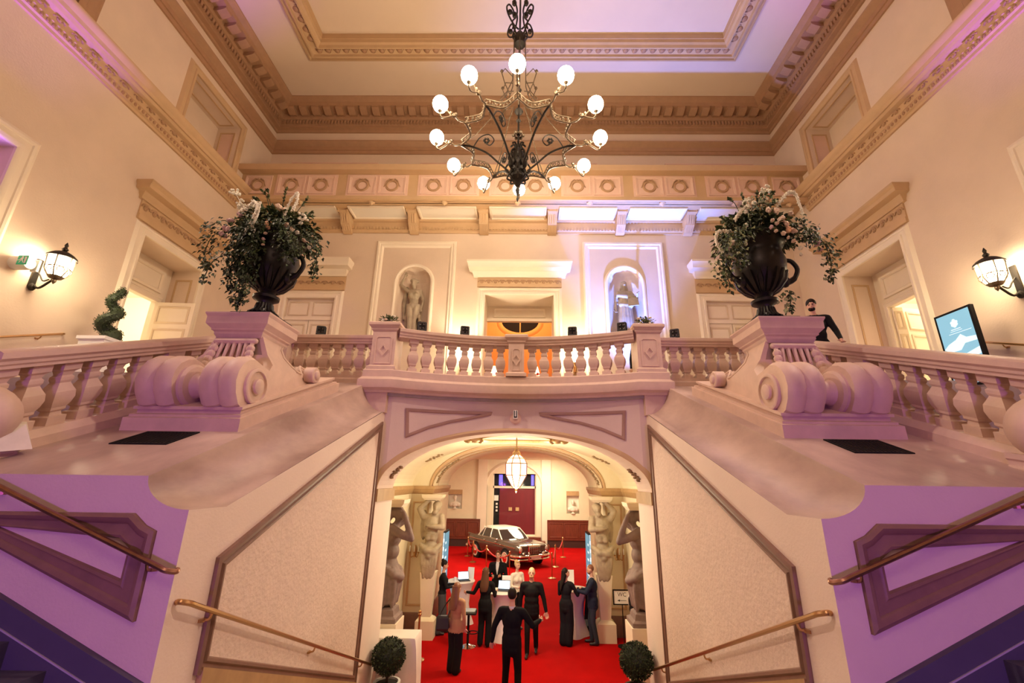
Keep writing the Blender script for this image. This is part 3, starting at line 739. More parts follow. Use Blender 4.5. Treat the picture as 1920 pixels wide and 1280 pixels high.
m = MB(); m.box(-1.7,-1.42,Y2+.36,Y2+.375,2.65,2.98); m.build('notice', 'paper', dh)
m = MB()
for k in range(3): m.box(-1.58,-1.46,Y2+.36,Y2+.375,2.0+k*.2,2.12+k*.2)
m.build('notice_print', 'paper', dh)
m = MB()
for k in range(2): m.box(-.75+k*.45,-.53+k*.45,Y2+.365,Y2+.375,2.05,2.26)
m.build('door_sticker', 'gilt', dh)
mb = MB()
for k in range(3): mb.box(-1.9-.18*(2-k),1.3+.25*(2-k),Y2-1.0+.3*k,Y2+.35,0 if k == 0 else .19*k,.19*(k+1))
struct('floor_steps', mb, 'wood_red', 0)
for i, (a, b) in enumerate(((-5.6,-2.5),(1.7,5.6))):
    mb = MB(); mb.box(a,b,Y2-.25,Y2,.42,1.55); mb.box(a,b,Y2-.28,Y2,1.5,1.58)
    tw = struct('trim_%d' % (9+i), mb, 'wood_red', 0)
    m = MB(); m.box(a,b,Y2-.2,Y2,0,.42); m.build('plinth', 'wood_dark', tw)
    for k in range(4):
        u = a+.1+k*(b-a-.1)/4; m = MB(); frame(m, rect(u,u+(b-a)/4-.1,.55,1.42), [(0,0),(0,.02),(.05,.025),(.07,.0)], lambda u_,v,h: (u_,Y2-.25-h,v)); m.build('wood_panel', 'wood_red', tw)
lamp('entrance_hall_fill', 'AREA', (-1.5, 22, 5.0), 430, (1, .86, .60), (-1.5, 22, 0), size=3)  # extra area lights added under the hall ceiling, without fixtures
lamp('entrance_hall_fill', 'AREA', (1.5, 27, 5.0), 380, (1, .86, .60), (1.0, 28, 0), size=2.5)
# ------------------------------------------------------------------ balustrades
BAL = [(0,.09),(.13,.09),(.145,.06),(.2,.052),(.23,.072),(.27,.072),(.33,.09),(.42,.104),(.52,.098),(.6,.072),(.66,.055),(.70,.066),(.75,.066),(.78,.05),(.84,.06),(.875,.09),(1,.09)]
def baluster_mesh(H, shear=0.0, wd=1.0):
    # square vase baluster; shear follows the slope of a stair along local y
    m = MB(); R = []
    for t, r in BAL:
        r *= wd; z = (1-t)*H if False else t*H
        R.append([(x, y, z+shear*y) for x, y in ((-r,-r),(r,-r),(r,r),(-r,r))])
    m.loft(R); return m.mesh('baluster', 'stone', 20)
B0 = baluster_mesh(.70)
RAIL = [(-.15,0),(-.15,.03),(-.17,.05),(-.17,.08),(-.2,.11),(-.2,.17),(-.16,.19),(.16,.19),(.2,.17),(.2,.11),(.17,.08),(.17,.05),(.15,.03),(.15,0)]
def rail(mb, P, zs, prof=RAIL):
    cols = [off(P, d) for d, z in prof]
    mb.loft([[(cols[k][i][0], cols[k][i][1], prof[k][1]+zs[i]) for k in range(len(prof))] for i in range(len(P))])
def post(parent, x, y, hw, hd, z0, z1, rz=0, diamond=True):
    c, sn = math.cos(rz), math.sin(rz)
    T = lambda px, py, pz: (x+px*c-py*sn, y+px*sn+py*c, pz)
    m = MB(); m.box(-hw,hw,-hd,hd,z0,z1); m.loft([[(-a,-b,z),(a,-b,z),(a,b,z),(-a,b,z)] for a, b, z in ((hw+.0,hd+.0,z1-.02),(hw+.03,hd+.03,z1+.02),(hw+.03,hd+.03,z1+.05),(hw+.08,hd+.08,z1+.11),(hw+.08,hd+.08,z1+.16),(hw+.06,hd+.06,z1+.18))])
    m.loft([[(-a,-b,z),(a,-b,z),(a,b,z),(-a,b,z)] for a, b, z in ((hw+.05,hd+.05,z0-.0),(hw+.05,hd+.05,z0+.06),(hw,hd,z0+.1))])
    p = m.xf(T).build('post', 'stone', parent, 20)
    if diamond:
        zc = (z0+z1)/2
        m = MB(); frame(m, [(0,zc-.14),(.1,zc),(0,zc+.14),(-.1,zc)], [(0,0),(0,.02),(.03,.02),(.035,.004),(.05,.004)], lambda u,v,h: (u,-hd-h,v)); m.xf(T).build('diamond', 'stone', p, 10)
        m = MB(); q = .045; a, b = hw-.07, (z1-z0)/2-.12
        frame(m, [(-a,zc-b),(a,zc-b),(a,zc+b-q),(a-q,zc+b),(-a+q,zc+b),(-a,zc+b-q)], [(0,0),(0,.012),(.02,.012),(.025,0)], lambda u,v,h: (u,-hd-h,v)); m.xf(T).build('post_panel', 'stone', p, 10)
bl = thing('balustrade', 'curved stone balcony balustrade above the arch with three diamond posts', 'balustrade', (0, 8.6, FL))
P = [(-2.92,9.05),(-2.92,8.40),(-2.42,8.40)]+[(x,Yc(x)) for x in ARC[1:-1]]+[(2.42,8.40),(2.92,8.40),(2.92,9.05)]
m = MB(); sweepz(m, P, [(.3,5.52),(-.02,5.50),(-.04,5.54),(-.12,5.58),(-.13,5.62),(-.13,5.74),(-.09,5.78),(-.07,5.8),(-.07,5.93),(-.04,5.955),(.3,5.955)]); m.build('ledge', 'stone', bl, 30)
P = [(x, Yc(x)+.14) for x in ARC]
m = MB(); rail(m, P, [6.645]*len(P)); m.build('handrail', 'stone', bl, 30)
for s in (-1, 1):
    for k in range(8):
        x = s*(.34+k*.255); a = math.atan2(-x, math.sqrt(5.79**2-x*x))
        inst('baluster', B0, bl, (x, Yc(x)+.14, 5.95), (0,0,a))
    post(bl, s*2.66, 8.66, .24, .25, 5.955, 6.77)
post(bl, 0, Yc(0)+.14, .165, .2, 5.955, 6.68)
for s in (-1, 1):
    m = MB(); Q = [(2.5,5.56)]+[(2.54+.46*math.cos(PI/2*k/10), 5.56-.44*math.sin(PI/2*k/10)) for k in range(11)]+[(2.5,5.12)]
    m.prism([(s*u,v) for u,v in Q], 8.42, 9.12, lambda u,v,h: (u,h,v)); m.build('corbel', 'stone', bl, 30)
# level runs between the balcony and the stair flights
for s in (-1, 1):
    nm = 'left' if s < 0 else 'right'
    b2 = thing('balustrade', 'short level stone balustrade between the %s urn pedestal and balcony' % nm, 'balustrade', (s*4, 9.05, FL))
    m = MB(); P = [(s*5.05,9.05),(s*2.9,9.05)]; P = P if s < 0 else P[::-1]
    rail(m, P, [6.645]*2); m.build('handrail', 'stone', b2, 30)
    m = MB(); sweepz(m, P, [(-.2,5.6),(-.2,5.86),(-.16,5.9),(-.16,5.955),(.16,5.955),(.2,5.86),(.2,5.6)]); m.build('plinth', 'stone', b2, 30)
    for k in range(8): inst('baluster', B0, b2, (s*(3.08+k*.255), 9.05, 5.95))
    post(b2, s*4.98, 9.0, .16, .2, 5.6, 6.68, diamond=False)
# sloping runs beside the outer flights
for s in (-1, 1):
    nm = 'left' if s < 0 else 'right'
    X = s*4.9; zt = lambda y: zfl(y)
    b3 = thing('balustrade', 'sloping stone balustrade of skewed square balusters beside %s outer flight' % nm, 'balustrade', (X, 6.2, zfl(6.2)-.1))
    y0, y1 = 3.9, 8.85
    P = [(X,y0),(X,y1)]
    m = MB(); rail(m, P, [zfl(y0)+.86, zfl(y1)+.86]); m.build('handrail', 'stone', b3, 30)
    m = MB(); rail(m, P, [zfl(y0)-.1, zfl(y1)-.1], [(-.19,0),(-.19,.2),(-.16,.24),(-.13,.275),(.13,.275),(.16,.24),(.19,.2),(.19,0)]); m.build('plinth', 'stone', b3, 30)
    Bs = baluster_mesh(.69, .38)
    for k in range(6): inst('baluster', Bs, b3, (X, 4.08+k*.29, zfl(4.08+k*.29)+.172))
    for k in range(8): inst('baluster', Bs, b3, (X, 6.36+k*.295, zfl(6.36+k*.295)+.172))
    m = MB(); m.loft([[(X-.13,5.82,zfl(5.82)+.17),(X+.13,5.82,zfl(5.82)+.17),(X+.13,6.1,zfl(6.1)+.17),(X-.13,6.1,zfl(6.1)+.17)],[(X-.13,5.82,zfl(5.82)+.87),(X+.13,5.82,zfl(5.82)+.87),(X+.13,6.1,zfl(6.1)+.87),(X-.13,6.1,zfl(6.1)+.87)]]); m.build('post', 'stone', b3, 10)
    # ball and scroll at the foot
    bb = thing('newel_ball', 'large stone ball at the foot of the %s sloping balustrade' % nm, 'finial', (s*4.92, 4.12, zfl(4.1)))
    m = MB(); m.ell((s*4.86,4.0,4.40), (.30,.29,.3), 24, 14); m.build('ball', 'stone', bb, 60)
    m = MB(); m.loft([[(s*4.92-a,3.79,z),(s*4.92+a,3.79,z),(s*4.92+a,4.28,z+dz),(s*4.92-a,4.28,z+dz)] for a, z, dz in ((.27,3.84,.16),(.27,3.98,.1),(.24,4.0,.1),(.24,4.04,.1),(.26,4.06,.1),(.26,4.11,.1))]); m.build('base', 'stone', bb, 20)
    if s < 0: m = MB(); m.loft([[(s*4.62,4.0,4.08),(s*4.52,4.26,4.13),(s*4.8,4.4,4.18)],[(s*4.70,4.0,4.36),(s*4.62,4.22,4.36),(s*4.8,4.38,4.4)]]); m.build('volute', 'bust', bb, 20)

# ------------------------------------------------------------------ scrolled pedestals
def pedestal(s):
    nm = 'left' if s < 0 else 'right'; c = s*3.8
    t = thing('pedestal', 'scrolled stone pedestal under the %s urn on the sloping marble' % nm, 'pedestal', (c, 6.1, zfl(6.1)-.05))
    wz = lambda z: .6 if z < 5.32 else max(.31, .6-(z-5.32)*.85)
    def pl(u, v, h): return (c+h*wz(v)/.6, u, v)
    m = MB()
    for hw, ya, yb, z0, z1 in ((.69,5.08,7.62,-.05,.15),(.66,5.12,7.58,.15,.18),(.62,5.17,7.5,.18,.235),(.65,5.14,7.5,.235,.27)):
        m.loft([[(c-hw,y,zfl(y)+z) if True else 0 for y in (ya,yb)]+[(c+hw,y,zfl(y)+z) for y in (yb,ya)] for z in (z0,z1)])
    m.build('base', 'stone', t, 20)
    fr = [(5.26,4.66),(5.12,4.72),(5.04,4.84),(5.0,4.98),(5.02,5.1),(5.08,5.2),(5.18,5.27),(5.3,5.3)]
    bk = [(6.33,5.80),(6.3,5.72),(6.33,5.6),(6.40,5.5),(6.5,5.44),(6.62,5.44),(6.7,5.53),(6.82,5.6),(6.96,5.58),(7.06,5.5),(7.2,5.42)]
    prof = fr+[(5.5,5.26),(5.62,5.24),(5.70,5.34),(5.76,5.5),(5.78,5.80)]+bk
    nf = len(fr)
    for h0, h1 in ((.16,.6),(-.6,-.16)):
        # the front of each scroll swells in two broad bands
        m = MB(); R = []
        for k in range(13):
            f = k/12; h = h0+(h1-h0)*f; b = .045*abs(math.sin(2*PI*f))**.6; ring = []
            for i, (u, v) in enumerate(prof):
                if 0 < i < nf:
                    du, dv = u-5.34, v-4.97; L = math.hypot(du, dv); u, v = u+du/L*b, v+dv/L*b
                ring.append(pl(u, v, h))
            R.append(ring)
        m.loft(R); m.build('side_scroll', 'stone', t, 30)
    m = MB(); m.prism([(5.5,4.76),(5.52,5.2),(5.66,5.24),(5.76,5.5),(5.78,5.80)]+bk, -.5, .5, pl); m.build('body', 'stone', t, 25)
    for h0 in ():
        m = MB()
        for f in (.105, .315):
            m.tube([(c+(h0+f), y-.012, z) for y, z in smooth_path([(a,b,0) for a,b in fr], 3) for y, z in [(y, z)]] if False else [(c+h0+f, p[0]-.01, p[1]) for p in smooth_path([(a,b,0) for a,b in fr], 3)], [.03]+[.088]*20+[.05], 12, flat=.36)
        m.build('scroll_rib', 'stone', t)
    m = MB()
    R = [[(c+h, 5.34+r*math.cos(a), 4.97+r*math.sin(a)) for a in (2*PI*k/24 for k in range(24))] for r, h in ((.27,-.2),(.27,-.13),(.24,-.10),(.16,-.09),(.14,-.04),(.14,.04),(.16,.09),(.24,.10),(.27,.13),(.27,.2))]; m.loft(R); m.build('roll', 'stone', t)
    for sg in (-1, 1):
        m = MB()
        R = [[(c+sg*h, 5.38+r*math.cos(a), 4.98+r*math.sin(a)) for a in (2*PI*k/20 for k in range(20))] for r, h in ((.23,.58),(.23,.63),(.215,.64),(.19,.64),(.18,.615),(.10,.615),(.095,.66),(.07,.675),(.01,.68))]
        m.loft(R); 
        m.build('volute_eye', 'stone', t); m = MB(); R = [[(c+sg*h, 6.86+r*math.cos(a), 5.47+r*math.sin(a)) for a in (2*PI*k/16 for k in range(16))] for r, h in ((.13,.48),(.13,.62),(.115,.635),(.075,.635),(.065,.66),(.05,.67),(.01,.67))]
        m.loft(R); m.build('volute_eye', 'stone', t)
        m = MB(); m.tube([pl(u, v, sg*.6) for u, v in bk[:-2]], .022, 6); m.build('edge_roll', 'stone', t)
    m = MB(); m.loft([[(c-a,6.06-b,z),(c+a,6.06-b,z),(c+a,6.06+b,z),(c-a,6.06+b,z)] for a, b, z in ((.31,.30,5.74),(.34,.33,5.79),(.34,.33,5.82),(.37,.36,5.84),(.37,.36,5.86),(.43,.41,5.92),(.43,.41,6.02),(.45,.43,6.06),(.45,.43,6.08))]); m.build('cap', 'stone', t, 15)
    m = MB(); rp = random.Random(3)
    m.capsule((c-.26,5.72,5.68),(c+.26,5.72,5.68),.045,.045)
    for k in range(7):
        x = -.24+.08*k; d = .12-abs(x)*.1; m.capsule((c+x,5.71,5.64),(c+x*1.15+rp.uniform(-.02,.02),5.67,5.5-d+abs(x)*.3),.03,.02,6)
    for sg in (-1, 1):
        for k in range(4): m.ell((c+sg*(.25+.01*k),5.68-.02*k,5.56-.08*k), (.06,.05,.06), 7, 5)
    m.build('carved_drapery', 'stone', t)
pedestal(-1); pedestal(1)

# ------------------------------------------------------------------ urns and flowers
def urn(s):
    nm = 'left' if s < 0 else 'right'; c = s*3.72; y = 6.06; z0 = 6.08
    t = thing('urn', 'dark bronze urn with two handles standing on the %s stone pedestal' % nm, 'urn', (c, y, z0))
    m = MB(); m.bev(c-.30,c+.30,y-.3,y+.3,z0,z0+.06,.01); m.build('plinth', 'black', t, 10)
    m = MB(); prof = [(.21,.06),(.2,.09),(.16,.13),(.115,.2),(.10,.29),(.12,.33),(.18,.36),(.185,.4),(.13,.43),(.10,.46),(.13,.5),(.2,.55),(.29,.66),(.355,.82),(.375,.98),(.34,1.12),(.33,1.2),(.38,1.27),(.42,1.33),(.43,1.37),(.38,1.38),(.36,1.32),(.30,1.3),(.02,1.3)]
    m.lathe(prof, 28, (c,y,z0)); m.build('bowl', 'bronze', t, 45)
    m = MB()
    for k in range(20):
        a = 2*PI*k/20; m.tube([(c+r*math.cos(a), y+r*math.sin(a), z0+z) for r, z in ((.2,.1),(.155,.14),(.118,.2),(.105,.28))], [.03,.022,.017,.014], 5)
    m.build('fluting', 'bronze', t)
    m = MB()
    for k in range(18):
        a = 2*PI*k/18; m.tube([(c+r*math.cos(a), y+r*math.sin(a), z0+z) for r, z in ((.14,.5),(.22,.56),(.305,.67),(.36,.8))], [.02,.035,.042,.015], 5)
    m.build('gadroon', 'bronze', t)
    for sg in (-1, 1):
        m = MB(); P = smooth_path([(c+sg*.30,y-.05,z0+.66),(c+sg*.44,y-.08,z0+.72),(c+sg*.52,y-.08,z0+.88),(c+sg*.47,y-.06,z0+1.02),(c+sg*.40,y-.03,z0+1.06)], 4)
        m.tube(P, [.045]*5+[.034]*20, 7); m.ell((c+sg*.31,y-.07,z0+.68), (.07,.07,.09), 8, 6); m.build('handle', 'bronze', t)
urn(-1); urn(1)
def leaf(m, p, d, n, L, wd, mi):
    d = Vector(d).normalized(); n = Vector(n); sd = d.cross(n)
    if sd.length < 1e-4: sd = d.orthogonal()
    sd.normalize(); n = sd.cross(d); p = Vector(p)
    a, b, c_, e = p, p+d*L*.45+sd*wd*.5+n*L*.08, p+d*L-n*L*.1, p+d*L*.45-sd*wd*.5+n*L*.08
    m.add([a,b,c_,e], [(0,1,2),(0,2,3)], mi)
def flower_mesh(col, name='flower'):
    m = MB(); r = random.Random(len(col))
    m.ell((0,0,0), (.6,.6,.55), 8, 6)
    for k in range(9):
        a = k*2.4; e = -.2+.13*k; m.ell((.5*math.cos(a)*math.cos(e),.5*math.sin(a)*math.cos(e),.5*math.sin(e)), (.42,.42,.34), 6, 4)
    return m.mesh(name, col)
FM = {k: flower_mesh(k) for k in ('petal_white','petal_pink','petal_peach','petal_blush')}
def bouquet(s, seed, lab, trails, fl, tails, wisps):
    r = random.Random(seed); c = s*3.72; y = 6.06; z0 = 7.42
    t = thing('flower_arrangement', lab, 'flowers', (c, y, z0-.04))
    m = MB()
    def put(p, out, L, mi, droop=.4):
        d = Vector(out)+Vector((r.uniform(-.6,.6),r.uniform(-.6,.6),r.uniform(-.7,.4)-droop)); leaf(m, p, d, Vector(out)+Vector((r.uniform(-.5,.5),r.uniform(-.5,.5),.6)), L, L*.6, mi)
    for k in range(1500):
        a = r.uniform(0, 2*PI); ph = r.uniform(-.35, 1.45); q = r.uniform(.55, 1.0)
        dv = Vector((math.cos(a)*math.cos(ph), math.sin(a)*math.cos(ph), math.sin(ph)))
        p = (c+dv.x*.62*q, y+dv.y*.5*q, z0+.08+dv.z*.42*q); put(p, dv, r.uniform(.06,.13), 0 if q < .8 or r.random() < .4 else (1 if r.random() < .7 else 2))
    for (x0, yy0, zz0), path, n, sp in trails:
        P = smooth_path([(c+x0,y+yy0,z0+zz0)]+[(c+a,y+b,z0+d) for a,b,d in path], 8)
        for k in range(n):
            i = r.uniform(0, len(P)-1.01); q = P[int(i)].lerp(P[int(i)+1], i-int(i)); f = 1-.55*i/len(P)
            q = q+Vector((r.gauss(0,sp*f),r.gauss(0,sp*f),r.gauss(0,sp*f))); put(q, (r.uniform(-1,1),-.6,-.3), r.uniform(.05,.09), (0,0,1,2)[int(r.random()*4)] if s > 0 else (0,0,0,1)[int(r.random()*4)], .6)
        m.tube(P, .007, 4, 0)
    for k in range(14):
        a = r.uniform(0, 2*PI); P = [(c+.1*math.cos(a),y+.1*math.sin(a),z0+.2),(c+.35*math.cos(a),y+.3*math.sin(a),z0+.5+r.uniform(0,.15)),(c+.45*math.cos(a),y+.35*math.sin(a),z0+.58+r.uniform(0,.2))]
        m.tube(P, .006, 4, 0)
        for q in range(14): put(Vector(P[1]).lerp(Vector(P[2]), r.random()), (math.cos(a),math.sin(a),.6), .07, (0,1,2)[int(r.random()*3)], 0)
    stuff(m.build('foliage', ['leaf_dark','leaf','leaf_pale'], t, 0, False))
    m = MB(); m.ell((c,y,z0), (.42,.36,.25), 14, 8); m.build('flower_foam', 'leaf_dark', t)
    for (x, yy, z), col, sz in fl: inst('flower', FM[col], t, (c+x,y+yy,z0+z), (r.uniform(0,6),r.uniform(0,6),r.uniform(0,6)), (sz*.68,sz*.68,sz*.6))
    for P in tails:
        P = smooth_path([(c+a,y+b,z0+d) for a,b,d in P], 7); m = MB()
        m.tube(P, [.008+.010*math.sin(PI*min(1,(i+1)/len(P)*1.0)) for i in range(len(P))], 6)
        for i in range(len(P)*5):
            q = P[r.randrange(len(P))]; m.ell((q.x+r.uniform(-.014,.014),q.y+r.uniform(-.014,.014),q.z+r.uniform(-.03,.03)), (.012,.012,.014), 5, 4)
        m.build('amaranth_tassel', 'petal_white', t)
    for p in wisps:
        q = Vector((c+p[0],y+p[1],z0+p[2])); m = MB(); m.tube([(c+p[0]*.4,y+p[1]*.4,z0+.2), (c+p[0]*.8,y+p[1]*.8,z0+p[2]*.7), q], .006, 4)
        for k in range(14): m.ell((q.x+r.uniform(-.06,.06),q.y+r.uniform(-.06,.06),q.z+r.uniform(-.04,.05)), (.022,.022,.02), 5, 4)
        m.build('blossom_spray', 'petal_white', t)
bouquet(-1, 11, 'flower arrangement in left urn with dark ivy trails and pink hydrangeas', 
    [((-.05,-.46,.0),[(-.02,-.54,-.4),(-.02,-.52,-.8),(-.06,-.5,-1.25)],620,.085),((-.12,-.5,.05),[(-.14,-.54,-.3),(-.14,-.5,-.75)],420,.08),((.3,-.42,.05),[(.4,-.46,-.2),(.5,-.42,-.45)],260,.1),((-.5,-.2,.1),[(-.8,-.25,0),(-.9,-.25,-.3),(-.8,-.25,-.6)],170,.075),((-.25,-.42,.0),[(-.27,-.5,-.35),(-.26,-.5,-.7),(-.24,-.45,-1.0)],330,.075),((-.4,-.3,-.3),[(-.6,-.42,-.55),(-.7,-.4,-.85)],80,.07),
     ((.45,-.25,.0),[(.72,-.3,-.12),(.82,-.3,-.45),(.8,-.28,-.72)],200,.06),((.2,-.45,0),[(.5,-.45,-.25),(.62,-.42,-.4)],150,.09),((.0,-.5,0),[(.02,-.55,-.25),(.02,-.52,-.5)],90,.05),((-.5,-.2,.2),[(-.8,-.2,.25),(-1.05,-.2,.1)],60,.06)],
    [((-.5,-.42,.12),'petal_pink',.09),((-.56,-.42,-.02),'petal_pink',.08),((-.48,-.46,-.06),'petal_pink',.085),((-.52,-.44,-.16),'petal_pink',.08),((-.6,-.4,-.1),'petal_pink',.07),((-.42,-.36,.26),'petal_pink',.09),((-.34,-.3,.36),'petal_blush',.09),((-.42,-.28,.4),'petal_blush',.08),((.17,-.4,.36),'petal_blush',.1),((.24,-.38,.33),'petal_blush',.08),((.1,-.5,.02),'petal_peach',.07),((.14,-.5,-.05),'petal_peach',.06),((.12,-.5,-.15),'petal_blush',.05),((.12,-.52,-.25),'petal_pink',.045),((.13,-.52,-.34),'petal_blush',.045),((.35,-.4,.05),'petal_blush',.08),((.42,-.38,0),'petal_blush',.07),((.4,-.4,-.1),'petal_white',.07),((.5,-.36,-.05),'petal_white',.06),((.6,-.32,-.16),'petal_blush',.07),((.68,-.3,-.26),'petal_white',.055),((.52,-.36,.12),'petal_white',.06),((.42,-.42,-.2),'petal_white',.05),((-.3,-.34,.33),'petal_white',.07)],
    [[(-.25,-.48,.3),(-.1,-.56,.34),(-.03,-.58,.2),(-.08,-.58,-.05),(-.14,-.56,-.2)],[(-.02,-.55,.32),(.0,-.58,.1),(-.05,-.57,-.08),(.0,-.57,-.14)],[(.28,-.4,.2),(.34,-.42,.45),(.42,-.42,.58),(.44,-.42,.45),(.4,-.42,.3)],[(-.4,-.4,.3),(-.2,-.45,.34),(-.08,-.48,.33)]],
    [(-.62,-.3,.68),(-.5,-.3,.48),(.55,-.35,.2)])
bouquet(1, 12, 'paler flower arrangement in right urn with olive leaves and blush roses',
    [((-.4,-.3,.1),[(-.62,-.38,-.2),(-.72,-.38,-.55),(-.65,-.36,-.85)],330,.1),((-.35,-.42,0),[(-.5,-.48,-.3),(-.5,-.46,-.6)],200,.08),((.5,-.2,.1),[(.78,-.3,-.05),(.88,-.3,-.4),(.82,-.28,-.7)],170,.07),((.55,-.2,0),[(.85,-.25,-.1),(1.0,-.25,-.32)],70,.07),((.3,-.4,.1),[(.5,-.45,.0),(.6,-.42,-.12)],170,.1),((.1,-.3,-1.05),[(.17,-.34,-.98),(.15,-.34,-1.15),(.08,-.4,-1.25)],70,.045),((-.2,-.3,.3),[(-.1,-.4,.45),(.15,-.4,.45)],130,.1)],
    [((-.02,-.5,.28),'petal_blush',.09),((.08,-.52,.25),'petal_blush',.1),((.14,-.52,.12),'petal_blush',.1),((.2,-.52,.05),'petal_blush',.09),((.22,-.5,-.04),'petal_peach',.09),((.0,-.52,.1),'petal_blush',.06),((.05,-.53,.04),'petal_blush',.055),((-.04,-.53,-.02),'petal_pink',.06),((.02,-.53,-.08),'petal_blush',.05),((.12,-.53,-.12),'petal_blush',.06),((.18,-.52,-.18),'petal_blush',.05),((.3,-.48,-.05),'petal_blush',.1),((.26,-.5,-.22),'petal_blush',.06),((.38,-.44,-.3),'petal_white',.06),((.4,-.4,-.38),'petal_white',.05),((.72,-.32,-.15),'petal_pink',.09),((.76,-.3,-.25),'petal_pink',.07),((-.25,-.42,.4),'petal_white',.07),((-.15,-.42,.46),'petal_white',.07),((-.3,-.42,.3),'petal_white',.06),((-.55,-.4,-.2),'petal_blush',.08),((-.6,-.4,-.3),'petal_blush',.06),((-.4,-.46,-.25),'petal_white',.06),((-.5,-.44,-.55),'petal_white',.05),((-.58,-.42,-.48),'petal_blush',.06),((-.35,-.47,.05),'petal_white',.06),((.35,-.42,.28),'petal_blush',.07)],
    [[(.2,-.4,.42),(.34,-.44,.6),(.46,-.44,.62),(.5,-.44,.4),(.52,-.44,.25)],[(-.5,-.3,.05),(-.72,-.35,0),(-.76,-.36,-.2),(-.65,-.38,-.4)],[(-.45,-.38,.2),(-.38,-.4,.3),(-.28,-.4,.38)]],
    [(.13,-.3,.78),(.05,-.3,.6),(-.2,-.3,.58)])

